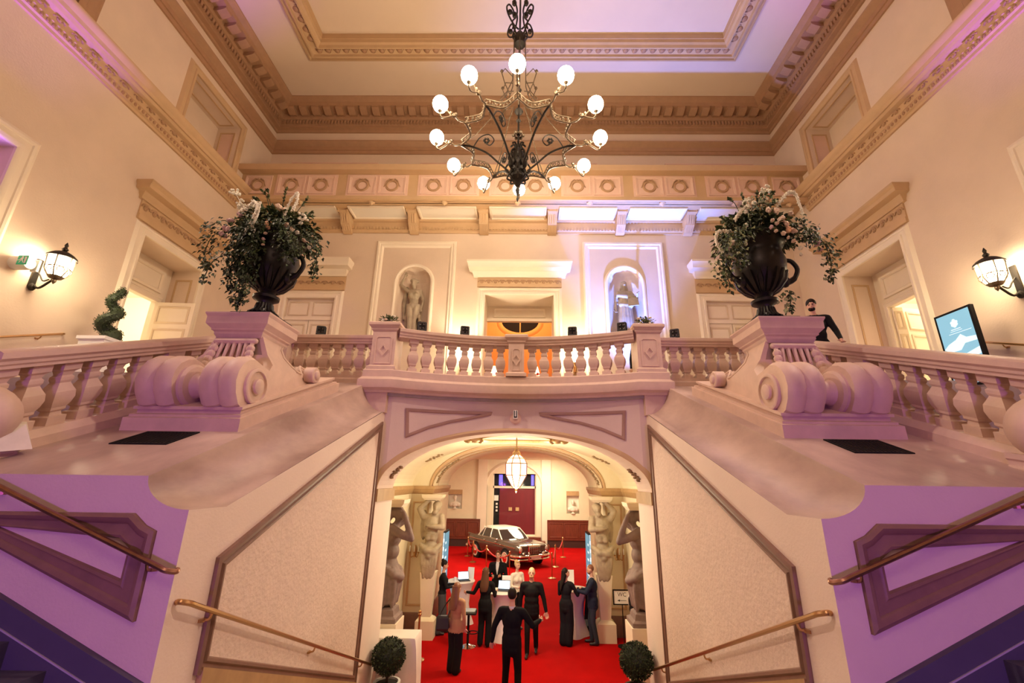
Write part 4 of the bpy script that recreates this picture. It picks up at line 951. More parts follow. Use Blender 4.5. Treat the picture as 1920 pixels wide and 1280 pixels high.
# ------------------------------------------------------------------ chandelier
def chandelier():
    C0 = (0.0, 7.65); ZR, RN, ZG, RG = 10.7, 1.22, 10.9, 1.75
    t = thing('chandelier', 'wrought iron ring chandelier with twelve glowing globes hanging over the stair', 'chandelier', (0, 7.65, 9.4))
    def pol(r, a, z): return (C0[0]+r*math.cos(a), C0[1]+r*math.sin(a), z)
    m = MB(); m.tube([(0,7.65,16.62),(0,7.65,9.9)], .022, 8)
    for z, r in ((13.7,.09),(13.2,.06),(12.2,.06),(11.6,.1),(11.35,.055),(11.0,.06)): m.lathe([(.01,-r),(r*.7,-r*.5),(r,0),(r*.7,r*.5),(.01,r)], 10, (0,7.65,z))
    m.build('stem', 'iron', t)
    m = MB()
    for k in range(4):      # crown of scrolls
        a = PI/4+PI/2*k
        for P in ([(.05,14.0),(.2,14.0),(.38,14.15),(.43,14.35),(.34,14.5),(.22,14.42),(.26,14.3)], [(.06,13.75),(.16,13.85),(.25,14.05),(.14,14.3),(.1,14.55),(.18,14.75),(.24,14.66)], [(.05,13.7),(.14,13.62),(.18,13.75)]):
            m.tube([pol(r, a, z) for r, z in [(p[0],p[2]) for p in smooth_path([(q[0],0,q[1]) for q in P], 4)]], .02, 5)
        m.ell(pol(.2,a,14.7), (.06,.06,.09), 7, 5); m.ell(pol(.33,a,14.28), (.06,.06,.06), 7, 5)
    m.lathe([(.05,13.5),(.13,13.55),(.15,13.7),(.11,13.85),(.05,13.95)], 12, (0,7.65,0)); m.build('crown', 'iron', t)
    m = MB()
    for k in range(6):      # long rods below the crown opening into a bell
        a = PI/6+PI/3*k
        m.tube([pol(r,a,z) for r,z in ((.15,13.6),(.16,13.0),(.17,12.4),(.3,12.0),(.46,11.72))], .011, 5)
        m.tube([pol(r,a,z) for r,z in ((.17,12.5),(.36,12.62),(.44,12.45),(.36,12.2),(.22,11.95))], .012, 5)
        m.ell(pol(.44,a,12.5), (.04,.04,.04), 6, 4)
    for k in range(12):
        a = PI/6*k; m.tube([pol(r,a,z) for r,z in ((.24,11.95),(.45,11.74),(.62,11.4),(.9,11.0),(RN,ZR))] if k % 2 == 0 else [pol(r,a,z) for r,z in ((.3,11.9),(.42,11.7),(.3,11.5),(.2,11.6))], .011, 5)
    m.build('bell_rods', 'iron_lit', t)
    R12 = [-PI/2+PI/6*k for k in range(12)]
    for k in range(12):
        a0, a1 = R12[k], R12[k]+PI/6
        P = []
        for j in range(9):
            f = j/8; a = a0+(a1-a0)*f; P.append((RN-.20*math.sin(PI*f), a))
        m = MB()
        m.tube([pol(r,a,ZR) for r,a in P], .02, 6); m.tube([pol(r,a,ZR+.14) for r,a in P], .013, 5)
        for i in range(len(P)-1):
            (r0,b0),(r1,b1) = P[i],P[i+1]; rm, bm_ = (r0+r1)/2,(b0+b1)/2
            m.torus((0,0), .04, .011, 8, 4, lambda u,v,h: (C0[0]+rm*math.cos(bm_)-u*math.sin(bm_)+h*math.cos(bm_), C0[1]+rm*math.sin(bm_)+u*math.cos(bm_)+h*math.sin(bm_), ZR+.07+v))
        m.build('ring_scallop', 'iron_lit', t)
    for k in range(12):
        a = R12[k]
        m = MB(); P = smooth_path([(RN,0,ZR+.02),(RN+.13,0,ZR+.0),(RN+.24,0,ZR+.07),(RN+.35,0,ZR-.02),(RN+.47,0,ZR-.10),(RG-.01,0,ZR-.06),(RG,0,ZG-.17)], 5)
        m.tube([pol(p.x,a,p.z) for p in P], .018, 6)
        m.lathe([(.01,-.22),(.025,-.2),(.035,-.17),(.05,-.155),(.052,-.14),(.02,-.14)], 10, pol(RG,a,ZG))
        for q in ((RN+.24,ZR+.07,.05),(RN+.2,ZR+.12,.035),(RN+.3,ZR+.1,.035)): m.ell(pol(q[0],a,q[1]), (q[2],q[2],q[2]), 7, 5)
        m.tube([pol(RN+.3,a,ZR+.04),pol(RN+.38,a,ZR+.12),pol(RN+.44,a,ZR+.06)], .011, 5)
        arm = m.build('arm', 'iron_lit', t)
        m = MB(); m.ell(pol(RG,a,ZG), (.152,.152,.168), 16, 10); m.build('globe', 'globe', arm, 60)
    for k in range(6):      # ribs gathering the ring into the hub
        a = R12[2*k+1]; m = MB()
        m.tube([pol(p.x,a,p.z) for p in smooth_path([(RN,0,ZR),(.98,0,10.66),(.66,0,10.5),(.4,0,10.24),(.2,0,10.05)], 5)], .022, 6)
        m.tube([pol(p.x,a,p.z) for p in smooth_path([(.95,0,10.66),(.82,0,10.9),(.64,0,10.98),(.52,0,10.84),(.6,0,10.7),(.7,0,10.76)], 5)], .013, 5)
        for j in range(6): b = 2*PI*j/6; m.ell(pol(.68+.05*math.cos(b),a,10.82+.05*math.sin(b)), (.028,.028,.028), 5, 4)
        m.build('rib', 'iron', t)
    m = MB()
    for k in range(8):
        a = 2*PI*k/8
        for P in ([(.04,10.55),(.16,10.5),(.2,10.35),(.1,10.28),(.06,10.38)],[(.06,10.3),(.2,10.22),(.26,10.08),(.16,10.0),(.08,10.08)],[(.04,10.0),(.16,9.98),(.22,9.86),(.12,9.8)],[(.05,10.6),(.09,10.72),(.16,10.66)]):
            m.tube([pol(p.x,a,p.z) for p in smooth_path([(q[0],0,q[1]) for q in P], 3)], .02, 5)
        m.ell(pol(.14,a,10.22), (.055,.055,.08), 6, 5)
    m.lathe([(.01,9.62),(.05,9.68),(.1,9.78),(.16,9.86),(.14,9.95),(.08,10.02),(.12,10.2),(.15,10.4),(.1,10.52),(.05,10.62),(.02,10.8)], 14, (0,7.65,0)); m.build('hub', 'iron', t)
    m = MB(); m.lathe([(.01,9.3),(.025,9.36),(.012,9.42),(.03,9.5),(.05,9.58),(.02,9.66)], 8, (0,7.65,0)); m.build('finial', 'iron', t)
    m = MB(); m.torus((0,7.65,10.96), .09, .02, 14, 5)
    for k in range(6): b = 2*PI*k/6; m.ell((.1*math.cos(b),7.65+.1*math.sin(b),10.96), (.045,.045,.045), 6, 4)
    m.build('rosette', 'iron_lit', t)
chandelier()
# ------------------------------------------------------------------ figures
def vox(mb, voxel=.016, smooth_it=3, fac=.5):
    me = bpy.data.meshes.new('tmp'); me.from_pydata(mb.v, [], mb.f)
    bm = bmesh.new(); bm.from_mesh(me); bmesh.ops.recalc_face_normals(bm, faces=bm.faces); bm.to_mesh(me); bm.free()
    o = bpy.data.objects.new('tmp', me); COL.objects.link(o)
    r = o.modifiers.new('r', 'REMESH'); r.mode = 'VOXEL'; r.voxel_size = voxel
    k = o.modifiers.new('s', 'SMOOTH'); k.iterations = smooth_it; k.factor = fac
    out = bpy.data.meshes.new_from_object(o.evaluated_get(bpy.context.evaluated_depsgraph_get()))
    bpy.data.objects.remove(o); bpy.data.meshes.remove(me); return out
def U(v): v = Vector(v); return v.normalized()
class Fig:
    # collects body primitives, then grows one continuous skin over them
    def __init__(s): s.p = []; s.fing = []; s.arms = set()
    def cap(s, a, b, ra, rb, m): s.p.append(('c', Vector(a), Vector(b), ra, rb, m)); return s
    def ell(s, c, r, m): s.p.append(('e', Vector(c), Vector(r), 0, 0, m)); return s
    def chain(s, P, R, m):
        for i in range(len(P)-1): s.cap(P[i], P[i+1], R[i], R[i+1], m)
        return s
    def hand(s, w, d, palm, curl=.5, sc=1.0, m='skin'):
        # palm, four unequal bent fingers and a thumb from the side of the palm
        d = U(d); palm = Vector(palm); palm = U(palm-d*palm.dot(d)); sd = d.cross(palm)
        w = Vector(w); s.cap(w, w+d*.045*sc, .026*sc, .034*sc, m); s.cap(w+d*.045*sc, w+d*.08*sc, .034*sc, .028*sc, m)
        for i, L in enumerate((.066,.076,.071,.056)):
            b = w+d*.083*sc+sd*(.03-.02*i)*sc; k = b+U(d+palm*curl*.7)*L*.55*sc; e = k+U(d*(1-curl)+palm*(curl*1.5))*L*.55*sc
            s.fing.append((b-d*.02*sc, k, e, .0095*sc, .0075*sc))
        b = w+d*.03*sc+sd*.026*sc; k = b+U(d*.6+sd*.8+palm*.3)*.04*sc; e = k+U(d*.9+sd*.2+palm*.5)*.034*sc
        s.fing.append((b, k, e, .0115*sc, .009*sc)); return s
    def build(s, parent, mats, name='body', voxel=.016, fing='skin', sm=3, hem=None):
        mb = MB()
        for q in s.p:
            if q[0] == 'c': mb.capsule(q[1], q[2], q[3], q[4], 9)
            else: mb.ell(q[1], q[2], 12, 8)
        me = vox(mb, voxel, sm)
        n = len(me.polygons); cen = np.empty(n*3); me.polygons.foreach_get('center', cen); cen = cen.reshape(n, 3)
        best = np.full(n, 1e9); idx = np.zeros(n, int)
        free = np.zeros(n, bool)
        for qi, q in enumerate(s.p):
            if q[0] == 'c':
                a, b = np.array(q[1]), np.array(q[2]); d = b-a; t = np.clip(((cen-a)@d)/max(1e-9, d@d), 0, 1)
                dist = np.linalg.norm(cen-a-t[:,None]*d, axis=1)-(q[3]+(q[4]-q[3])*t)
            else:
                r = np.array(q[2]); l = np.linalg.norm((cen-np.array(q[1]))/r, axis=1); dist = (l-1)*r.min()
            w_ = dist < best; best[w_] = dist[w_]; idx[w_] = mats.index(q[5]); free[w_] = qi in s.arms
        if hem:
            ti, bi = mats.index(hem[1]), mats.index(hem[2]); g = ~free & ((idx == ti) | (idx == bi)); idx[g] = np.where(cen[g, 2] > hem[0], ti, bi)
        mf = MB()
        for b, k, e, r0, r1 in s.fing: mf.capsule(b, k, r0, r0, 6); mf.capsule(k, e, r0, r1, 6)
        for m in mats: me.materials.append(MATS[m])
        me.polygons.foreach_set('material_index', idx.astype(np.int32))
        if mf.v:
            f2 = mf.mesh('f', mats[0]); bm = bmesh.new(); bm.from_mesh(me); k0 = len(bm.faces); bm.from_mesh(f2); bm.faces.ensure_lookup_table()
            for f in bm.faces[k0:]: f.material_index = mats.index(fing)
            bm.to_mesh(me); bm.free(); bpy.data.meshes.remove(f2)
        me.polygons.foreach_set('use_smooth', [True]*len(me.polygons)); me.update()
        return link(bpy.data.objects.new(name, me), parent)
def arm(f, sh, ud, fd, top, palm=(0,-1,0), ru=.052, sleeve=True, curl=.5, skin='skin', sc=1.0):
    sh = Vector(sh); el = sh+U(ud)*.285*sc; wr = el+U(fd)*.245*sc
    n0 = len(f.p); f.chain([sh, el], [ru*sc+.008, ru*sc*.86], top); f.chain([el, wr], [ru*sc*.86, ru*sc*.66 if sleeve else .03], top if sleeve else skin)
    f.arms |= set(range(n0, len(f.p))); f.hand(wr+U(fd)*.005, fd, palm, curl, sc, skin); return wr
HAIRS = {'dark':'hair_dark','brown':'hair_brown','blond':'hair_blond','auburn':'hair_auburn'}
def person(label, loc, face, h=1.78, top='black_cloth', bottom='black_cloth', shoe='leather', hair='dark', style='short', armL=((-.25,.0,-1),(-.05,-.1,-1)), armR=((.25,.0,-1),(.05,-.1,-1)),
           feet=((-.1,-.02),(.1,.02)), jacket=True, wide=0.0, female=False, head=(0,0), shirt=None, curl=(.45,.45), beard=None, tie=False, lift=(0,0), lean=0.0):
    # figure facing local -y; face = heading of the front in the floor plan (radians, 0 = towards -y)
    t = thing('person', label, 'person', loc, face, local=True); k = h/1.76
    f = Fig(); fe = .9 if female else 1.0; bj = (.012 if female else .022) if jacket else (0 if female else .012)
    f.ell((0,.012,.95), (.158+bj+.01*female,.118+bj,.13), bottom if not jacket else top)
    f.ell((0,.0,1.1), (.135*fe+bj*1.6,.1+bj*1.4,.17), top); f.ell((0,.005,1.27), (.168*fe+bj,.118+bj,.19), top)
    f.cap((-.165*fe,.0,1.405), (.165*fe,.0,1.405), .066+bj*.5, .066+bj*.5, top)
    if female: f.ell((-.07,-.085,1.27), (.07,.055,.07), top); f.ell((.07,-.085,1.27), (.07,.055,.07), top)
    if jacket:
        for zz in (.83, .9, .98): f.ell((0,.01,zz), (.168+bj*.7,.12+bj*.8,.13), top)
    f.cap((0,.015,1.44), (0,-.005,1.56), .053*fe+.003, .05*fe, 'skin')
    hx, hp = head; cs, sn = math.cos(hx), math.sin(hx)
    def H(x, y, z): # head space -> figure space (yaw and nod)
        y2 = y*math.cos(hp)-(z-1.58)*math.sin(hp); z2 = 1.58+(z-1.58)*math.cos(hp)+y*math.sin(hp)
        return (x*cs-y2*sn, x*sn+y2*cs, z2)
    f.ell(H(0,.0,1.668), (.074,.088,.104), 'skin'); f.ell(H(0,-.035,1.615), (.056,.058,.062), 'skin')
    f.cap(H(0,-.083,1.668), H(0,-.104,1.640), .011, .014, 'skin')
    for sg in (-1, 1): f.ell(H(sg*.075,.005,1.655), (.013,.02,.03), 'skin')
    hips = ((-.088,.01,.93),(.088,.01,.93))
    for i in (0, 1):
        fx, fy = feet[i]; hz = lift[i]
        kn = (hips[i][0]*.45+fx*.55, fy*.5-.03-hz*.3, .5+hz*.4)
        an = (fx, fy+.03, .085+hz)
        f.chain([hips[i], kn, an], [.094+wide*.3, .068+wide*.75, .054+wide], bottom)
        f.cap((fx, fy+.05, .045+hz), (fx*1.08, fy-.13, .035+hz*.6), .042, .034, shoe)
    shL, shR = (-.20*fe,.0,1.40), (.20*fe,.0,1.40)
    arm(f, shL, *armL, top, curl=curl[0], ru=.052*fe+bj*.5); arm(f, shR, *armR, top, curl=curl[1], ru=.052*fe+bj*.5)
    mats = ['skin']+[m for m in dict.fromkeys((top,bottom,shoe))]
    body = f.build(t, mats, hem=(.80 if jacket else .97, top, bottom))
    hm = HAIRS[hair]; m = MB()
    if style == 'buzz': m.ell(H(0,.018,1.685), (.076,.084,.094), 14, 9)
    else:
        m.ell(H(0,.02,1.69), (.084,.092,.10), 14, 9)
        if style == 'bun': m.ell(H(0,.075,1.765), (.045,.045,.045), 10, 7)
        if style == 'updo': m.ell(H(0,.06,1.74), (.065,.06,.06), 10, 7); m.ell(H(-.03,-.03,1.765), (.05,.05,.03), 9, 6)
        if style == 'long':
            R = []
            for z, rx, y0, y1 in ((1.72,.085,-.02,.105),(1.6,.098,-.04,.115),(1.48,.115,-.0,.125),(1.38,.12,.06,.15),(1.29,.105,.10,.15),(1.24,.07,.115,.145)):
                R.append([(*H(rx*math.cos(a), (y0+y1)/2+(y1-y0)/2*math.sin(a), max(z,1.55))[:2], z) for a in (2*PI*q/12 for q in range(12))])
            # open at the face: two side locks and a back sheet
            R = [[p for p in r] for r in R]
            m.loft([[((x*.98), y+.025, z) for x, y, z in r] for r in R])
    m.build('hair', hm, t, 60)
    for sg in (-1, 1):
        m = MB(); m.ell(H(sg*.029,-.082,1.674), (.012,.008,.007), 7, 5); m.build('eye', 'eye_dark', t)
        m = MB(); m.capsule(H(sg*.018,-.087,1.692), H(sg*.045,-.079,1.694), .005, .004, 5); m.build('eyebrow', hm, t)
    m = MB(); m.capsule(H(-.018,-.09,1.605), H(.018,-.09,1.605), .006, .006, 5); m.build('mouth', 'lip', t)
    if beard: m = MB(); m.ell(H(0,-.045,1.598), (.058,.056,.045), 10, 7); m.build('beard', HAIRS[beard], t)
    if shirt:
        m = MB(); m.loft([[(-.045*q,-.105-d,z),(.045*q,-.105-d,z),(.045*q,-.09-d,z),(-.045*q,-.09-d,z)] for q, z, d in ((.15,1.16,.025),(.8,1.32,.034),(1.1,1.42,-.02),(.9,1.47,-.045))]); m.build('shirt', shirt, t)
        m = MB(); m.lathe([(.06,1.445),(.064,1.46),(.06,1.49),(.05,1.47)], 14, (0,.005,0)); m.build('collar', shirt, t)
        if tie: m = MB(); m.loft([[(-w_,-.118-d,z),(w_,-.118-d,z),(w_,-.11-d,z),(-w_,-.11-d,z)] for w_, z, d in ((.01,1.17,.025),(.02,1.3,.03),(.012,1.43,-.02))]); m.build('tie', 'black', t)
    if jacket and shirt:
        for sg in (-1, 1):
            m = MB(); m.loft([[(sg*.02,-.14,1.18),(sg*.045,-.135,1.17),(sg*.03,-.12,1.17)],[(sg*.05,-.142,1.32),(sg*.10,-.125,1.33),(sg*.06,-.12,1.33)],[(sg*.06,-.08,1.44),(sg*.085,-.06,1.45),(sg*.06,-.05,1.45)]]); m.build('lapel', top, t)
    for ch in t.children: ch.scale = (k, k, k)
    return t
SUITARM = (((-.28,.03,-1),(-.12,-.12,-1)), ((.28,.03,-1),(.12,-.12,-1)))
def faceto(x, y, tx, ty): return math.atan2(tx-x, -(ty-y))
# guests and staff in the entrance hall
person('man in a dark suit seen from behind at the front, one forearm raised', (-.02, 9.65, 0), faceto(0,0,.22,1), 1.88, 'suit', 'suit', style='short', hair='dark', shirt='shirt', armR=((.5,.0,-1),(.2,-.2,-1)), armL=((-.55,-.25,-.75),(-.35,-1,.12)), feet=((-.14,.06),(.15,-.14)), curl=(.3,.3))
person('close-cropped man walking forward in a black shirt and trousers', (.40, 12.05, 0), faceto(0,0,-.1,-1), 1.84, 'black', 'black', style='buzz', hair='blond', beard='blond', armL=((-.22,.12,-1),(-.05,.05,-1)), armR=((.3,.05,-1),(.22,-.15,-1)), feet=((-.09,-.16),(.09,.14)), lift=(0,.03))
person('woman in a tan jacket and wide black trousers with shoulder bag', (-1.27, 10.95, 0), faceto(0,0,.55,1), 1.70, 'tan_cloth', 'black_cloth', hair='auburn', style='long', female=True, wide=.045, armL=((-.15,.02,-1),(.1,-.3,-.9)), armR=((.12,-.1,-1),(-.1,-.5,-.8)), feet=((-.075,0),(.075,-.03)))
person('woman in a black trouser suit with long brown hair seen from behind', (-.76, 12.55, 0), faceto(0,0,.25,1), 1.74, 'suit', 'suit', hair='brown', style='long', female=True, wide=.02, armR=((.5,-.1,-.85),(.9,-.4,-.05)), armL=((-.2,-.2,-1),(.2,-1,.15)), feet=((-.1,0),(.1,.0)))
person('woman in black top and grey trousers with dark bun by left statue', (-1.99, 13.4, 0), faceto(0,0,1,.15), 1.76, 'black_cloth', 'grey_cloth', hair='dark', style='bun', female=True, jacket=False, wide=.03, armL=((.0,-.35,-.9),(.2,-1,.1)), armR=((.1,-.2,-1),(.0,-1,.1)), feet=((-.09,.05),(.09,-.05)), head=(.0,.2))
person('man in a dark jacket and pale shirt behind the middle table', (-.58, 14.9, 0), faceto(0,0,-.1,-1), 1.80, 'suit', 'suit', hair='brown', style='short', shirt='shirt', armL=((-.2,-.15,-1),(.5,-.8,.1)), armR=((.2,-.15,-1),(-.5,-.8,.1)))
person('blond woman in a cream knitted top beside the middle table', (.02, 13.9, 0), faceto(0,0,.6,-.8), 1.70, 'cream_cloth', 'black_cloth', hair='blond', style='updo', female=True, jacket=False, armL=((-.15,-.1,-1),(.35,-.8,.0)), armR=((.15,-.1,-1),(-.3,-.9,.0)), head=(.1,.15))
person('long-haired woman in black dress leaning at the right table', (1.30, 12.75, 0), faceto(0,0,.6,.9), 1.72, 'black_cloth', 'black_cloth', hair='dark', style='long', female=True, wide=.055, armL=((-.35,-.3,-.8),(.2,-.9,.35)), armR=((.2,-.2,-1),(-.2,-1,.2)), feet=((-.07,0),(.07,.03)), head=(-1.0,0))
person('man in a navy blazer and jeans reading by the right table', (1.98, 12.85, 0), faceto(0,0,-1,.1), 1.80, 'navy', 'denim', hair='auburn', style='buzz', shirt='shirt', armL=((-.1,-.35,-.85),(.1,-1,.1)), armR=((.05,-.5,-.8),(-.05,-1,.2)), feet=((-.1,-.06),(.1,.05)), head=(0,.3), beard='auburn')
person('person in dark clothes with a white sleeve half hidden by the right statue', (2.78, 11.65, 0), faceto(0,0,-1,.2), 1.74, 'black_cloth', 'denim', hair='brown', style='short', jacket=False, shirt='white', feet=((-.1,-.1),(.1,.08)))
pm_ = person('bearded man in black looking down beside right sloping balustrade', (5.47, 7.6, zfl(7.6)+.0), faceto(0,0,-.35,-1), 1.80, 'black', 'black', hair='dark', style='short', jacket=False, beard='dark', armL=((-.3,-.2,-1),(-.2,-.9,.0)), armR=((.35,-.05,-1),(-.05,-.55,-.6)), head=(-.35,.35))
# bag of the woman in the tan jacket
bg = thing('handbag', 'black handbag hanging from shoulder of the woman in tan', 'bag', (-1.53, 10.88, .78))
m = MB(); m.loft([[(-1.66+d,10.76+d,z),(-1.40-d,10.76+d,z),(-1.40-d,10.90-d,z),(-1.66+d,10.90-d,z)] for d, z in ((.02,.82),(0,.86),(.01,1.06),(.03,1.10))]); m.build('bag_body', 'leather', bg, 20)
m = MB(); m.tube(smooth_path([(-1.62,10.83,1.08),(-1.50,10.86,1.3),(-1.36,10.92,1.44),(-1.38,10.86,1.25),(-1.44,10.83,1.08)], 4), .012, 5); m.build('strap', 'leather', bg)

# ------------------------------------------------------------------ statues
def nude(f, m, z0=0.0, k=1.0, head=(0,0,0)):
    def V(x, y, z): return (x*k, y*k, z0+z*k)
    f.ell(V(0,.01,.95), (.165*k,.12*k,.13*k), m); f.ell(V(.01,0,1.1), (.135*k,.1*k,.15*k), m); f.ell(V(0,0,1.28), (.17*k,.12*k,.18*k), m)
    f.cap(V(-.16,0,1.41), V(.16,0,1.41), .06*k, .06*k, m); f.cap(V(0,.01,1.44), V(head[0]*.6,-.02+head[1]*.6,1.57), .055*k, .05*k, m)
    f.ell(V(head[0],head[1],1.66+head[2]), (.08*k,.095*k,.11*k), m); f.cap(V(head[0],head[1]-.095,1.665+head[2]), V(head[0],head[1]-.11,1.64+head[2]), .012*k, .015*k, m)
    return V
def niche_statue(x, lab, kind):
    t = thing('statue', lab, 'statue', (x, YB+.14, 7.85), 0, local=True); t.scale = (1.09,)*3; f = Fig(); S = 'statue'; r = random.Random(kind)
    m = MB(); m.lathe([(.3,0),(.3,.05),(.27,.07),(.27,.12)], 16, (0,.02,0)); m.build('base', 'statue', t, 30)
    if kind == 1:
        V = nude(f, S, .12, 1.0, (-.03,-.02,-.01))
        f.ell(V(-.03,.0,1.74), (.12,.12,.06), S); f.ell(V(.06,.0,1.72), (.07,.07,.05), S)
        arm(f, V(-.18,0,1.41), (-.6,-.1,.55), (.35,-.1,.9), S, sleeve=False, skin=S); arm(f, V(.18,0,1.41), (.35,.15,-1), (-.1,-.2,-1), S, sleeve=False, skin=S)
        f.ell(V(-.07,-.09,1.28), (.07,.05,.065), S); f.ell(V(.07,-.09,1.28), (.07,.05,.065), S)
        f.chain([V(-.09,0,.93), V(-.05,-.09,.5), V(-.06,0,.06)], [.1,.07,.055], S); f.chain([V(.09,0,.93), V(.06,-.03,.5), V(.08,.04,.06)], [.1,.075,.06], S)
        for k in range(9):
            a = -.3+k*.42; f.chain([V(.17*math.cos(a),.11*math.sin(a)+.02,1.0), V(.2*math.cos(a)+.02,.14*math.sin(a)+.04,.5), V(.2*math.cos(a)+.04,.15*math.sin(a)+.05,.04)], [.03,.035,.04], S)
        f.chain([V(-.24,.1,1.55), V(-.30,.12,1.1), V(-.26,.1,.6)], [.05,.06,.05], S)
        for k in range(4): f.ell(V(.22+r.uniform(-.03,.03),-.02,.25+.13*k), (.05,.05,.06), S)
    else:
        V = nude(f, S, .12, 1.0, (0,-.02,-.02))
        arm(f, V(-.18,0,1.41), (-.3,.0,-1), (-.05,-.25,-1), S, sleeve=True, skin=S); arm(f, V(.18,0,1.41), (.55,-.2,-.8), (-.2,-.9,.2), S, sleeve=True, skin=S)
        for k in range(14):
            a = 2*PI*k/14; f.chain([V(.15*math.cos(a),.1*math.sin(a),1.15), V(.18*math.cos(a),.14*math.sin(a)+.01,.6), V(.21*math.cos(a),.17*math.sin(a)+.02,.03)], [.04,.05,.045], S)
        f.cap(V(-.2,-.09,1.3), V(.2,-.12,1.24), .06, .07, S); f.cap(V(-.15,-.1,1.02), V(.16,-.12,.98), .05, .06, S)
        f.ell(V(.2,-.1,1.15), (.11,.09,.12), S); f.ell(V(0,.03,1.70), (.1,.1,.1), S); f.cap(V(-.07,.04,1.66), V(-.1,.03,1.5), .04, .03, S); f.cap(V(.07,.04,1.66), V(.1,.03,1.5), .04, .03, S)
    f.build(t, [S], 'figure', .017, S)
    if kind == 2:
        m = MB(); m.loft([[(.03,-.28,.12+.9),(.33,-.28,.12+.94),(.33,-.24,.12+.94),(.03,-.24,.12+.9)],[(.05,-.18,1.3),(.33,-.18,1.32),(.33,-.14,1.32),(.05,-.14,1.3)]]); m.build('tablet', 'statue', t, 10)
niche_statue(NX[0], 'stone statue of a woman with raised arm in the left niche', 1)
niche_statue(NX[1], 'stone statue of a robed figure holding a tablet in the right niche', 2)
def atlas_near(s):
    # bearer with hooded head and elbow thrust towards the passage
    nm = 'left' if s < 0 else 'right'; S = 'statue_dark'
    t = thing('statue', '%s bearer statue nearest the arch, elbow thrust out and drapery at its hips' % nm, 'statue', (s*2.74, 10.62, 1.06), 0, local=True); f = Fig()
    q = -s     # towards the passage
    f.ell((0,0,1.0), (.2,.2,.24), S); f.ell((q*.0,0,1.32), (.19,.2,.2), S); f.ell((0,0,1.62), (.22,.24,.24), S)
    f.cap((0,-.2,1.8), (0,.2,1.8), .1, .1, S); f.cap((q*.03,-.02,1.8), (q*.13,-.02,1.98), .075, .07, S)
    f.ell((q*.14,-.02,2.06), (.12,.11,.14), S); f.ell((q*.08,.0,2.13), (.15,.15,.13), S)
    f.chain([(q*.03,-.2,1.8), (q*.30,-.2,1.66), (q*.47,-.18,1.60)], [.098,.085,.07], S)
    f.chain([(q*.47,-.18,1.60), (q*.38,-.14,1.82), (q*.24,-.10,2.12)], [.075,.072,.05], S); f.hand((q*.24,-.10,2.12), (-q*.5,.2,.5), (-q*.5,0,-1), .6, 1.2, S)
    f.chain([(-q*.02,.22,1.8), (q*.2,.3,1.95), (q*.1,.15,2.2)], [.09,.08,.055], S)
    f.chain([(-q*.05,.0,2.2), (-q*.12,-.12,1.95), (-q*.14,-.1,1.5)], [.12,.08,.06], S)
    for k in range(11):
        a = -2.3+.46*k; rr_ = .2+.03*(k % 2); f.chain([(q*rr_*math.cos(a),rr_*math.sin(a),1.0), (q*(rr_+.03)*math.cos(a+.12),(rr_+.03)*math.sin(a+.12),.7), (q*(rr_-.02)*math.cos(a+.2),(rr_-.02)*math.sin(a+.2),.26+.04*(k % 3))], [.05,.055,.04], S)
    f.chain([(-q*.05,-.2,1.02), (q*.16,-.22,.9), (q*.28,-.05,.82), (q*.2,.2,.92)], [.07,.085,.09,.06], S); f.chain([(-q*.12,-.22,1.08), (q*.1,-.24,.96), (q*.25,-.1,.9)], [.05,.06,.06], S)
    f.chain([(q*.02,-.02,.9), (q*.05,-.04,.55), (0,0,.2)], [.17,.13,.1], S)
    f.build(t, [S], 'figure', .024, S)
    m = MB(); m.loft([[(-a,-b,z),(a,-b,z),(a,b,z),(-a,b,z)] for a, b, z in ((.3,.3,0),(.3,.3,.08),(.24,.24,.12),(.22,.22,.22),(.16,.16,.26))]); m.build('base', S, t, 15)
    m = MB(); m.box(-.33,.33,-.33,.33,-1.1,0); m.build('plinth', 'plaster_light', t, 10)
    m = MB(); m.loft([[(-a,-b,z),(a,-b,z),(a,b,z),(-a,b,z)] for a, b, z in ((.2,.2,2.24),(.26,.26,2.32),(.28,.28,2.4))]); m.build('capital', 'plaster_light', t, 15)
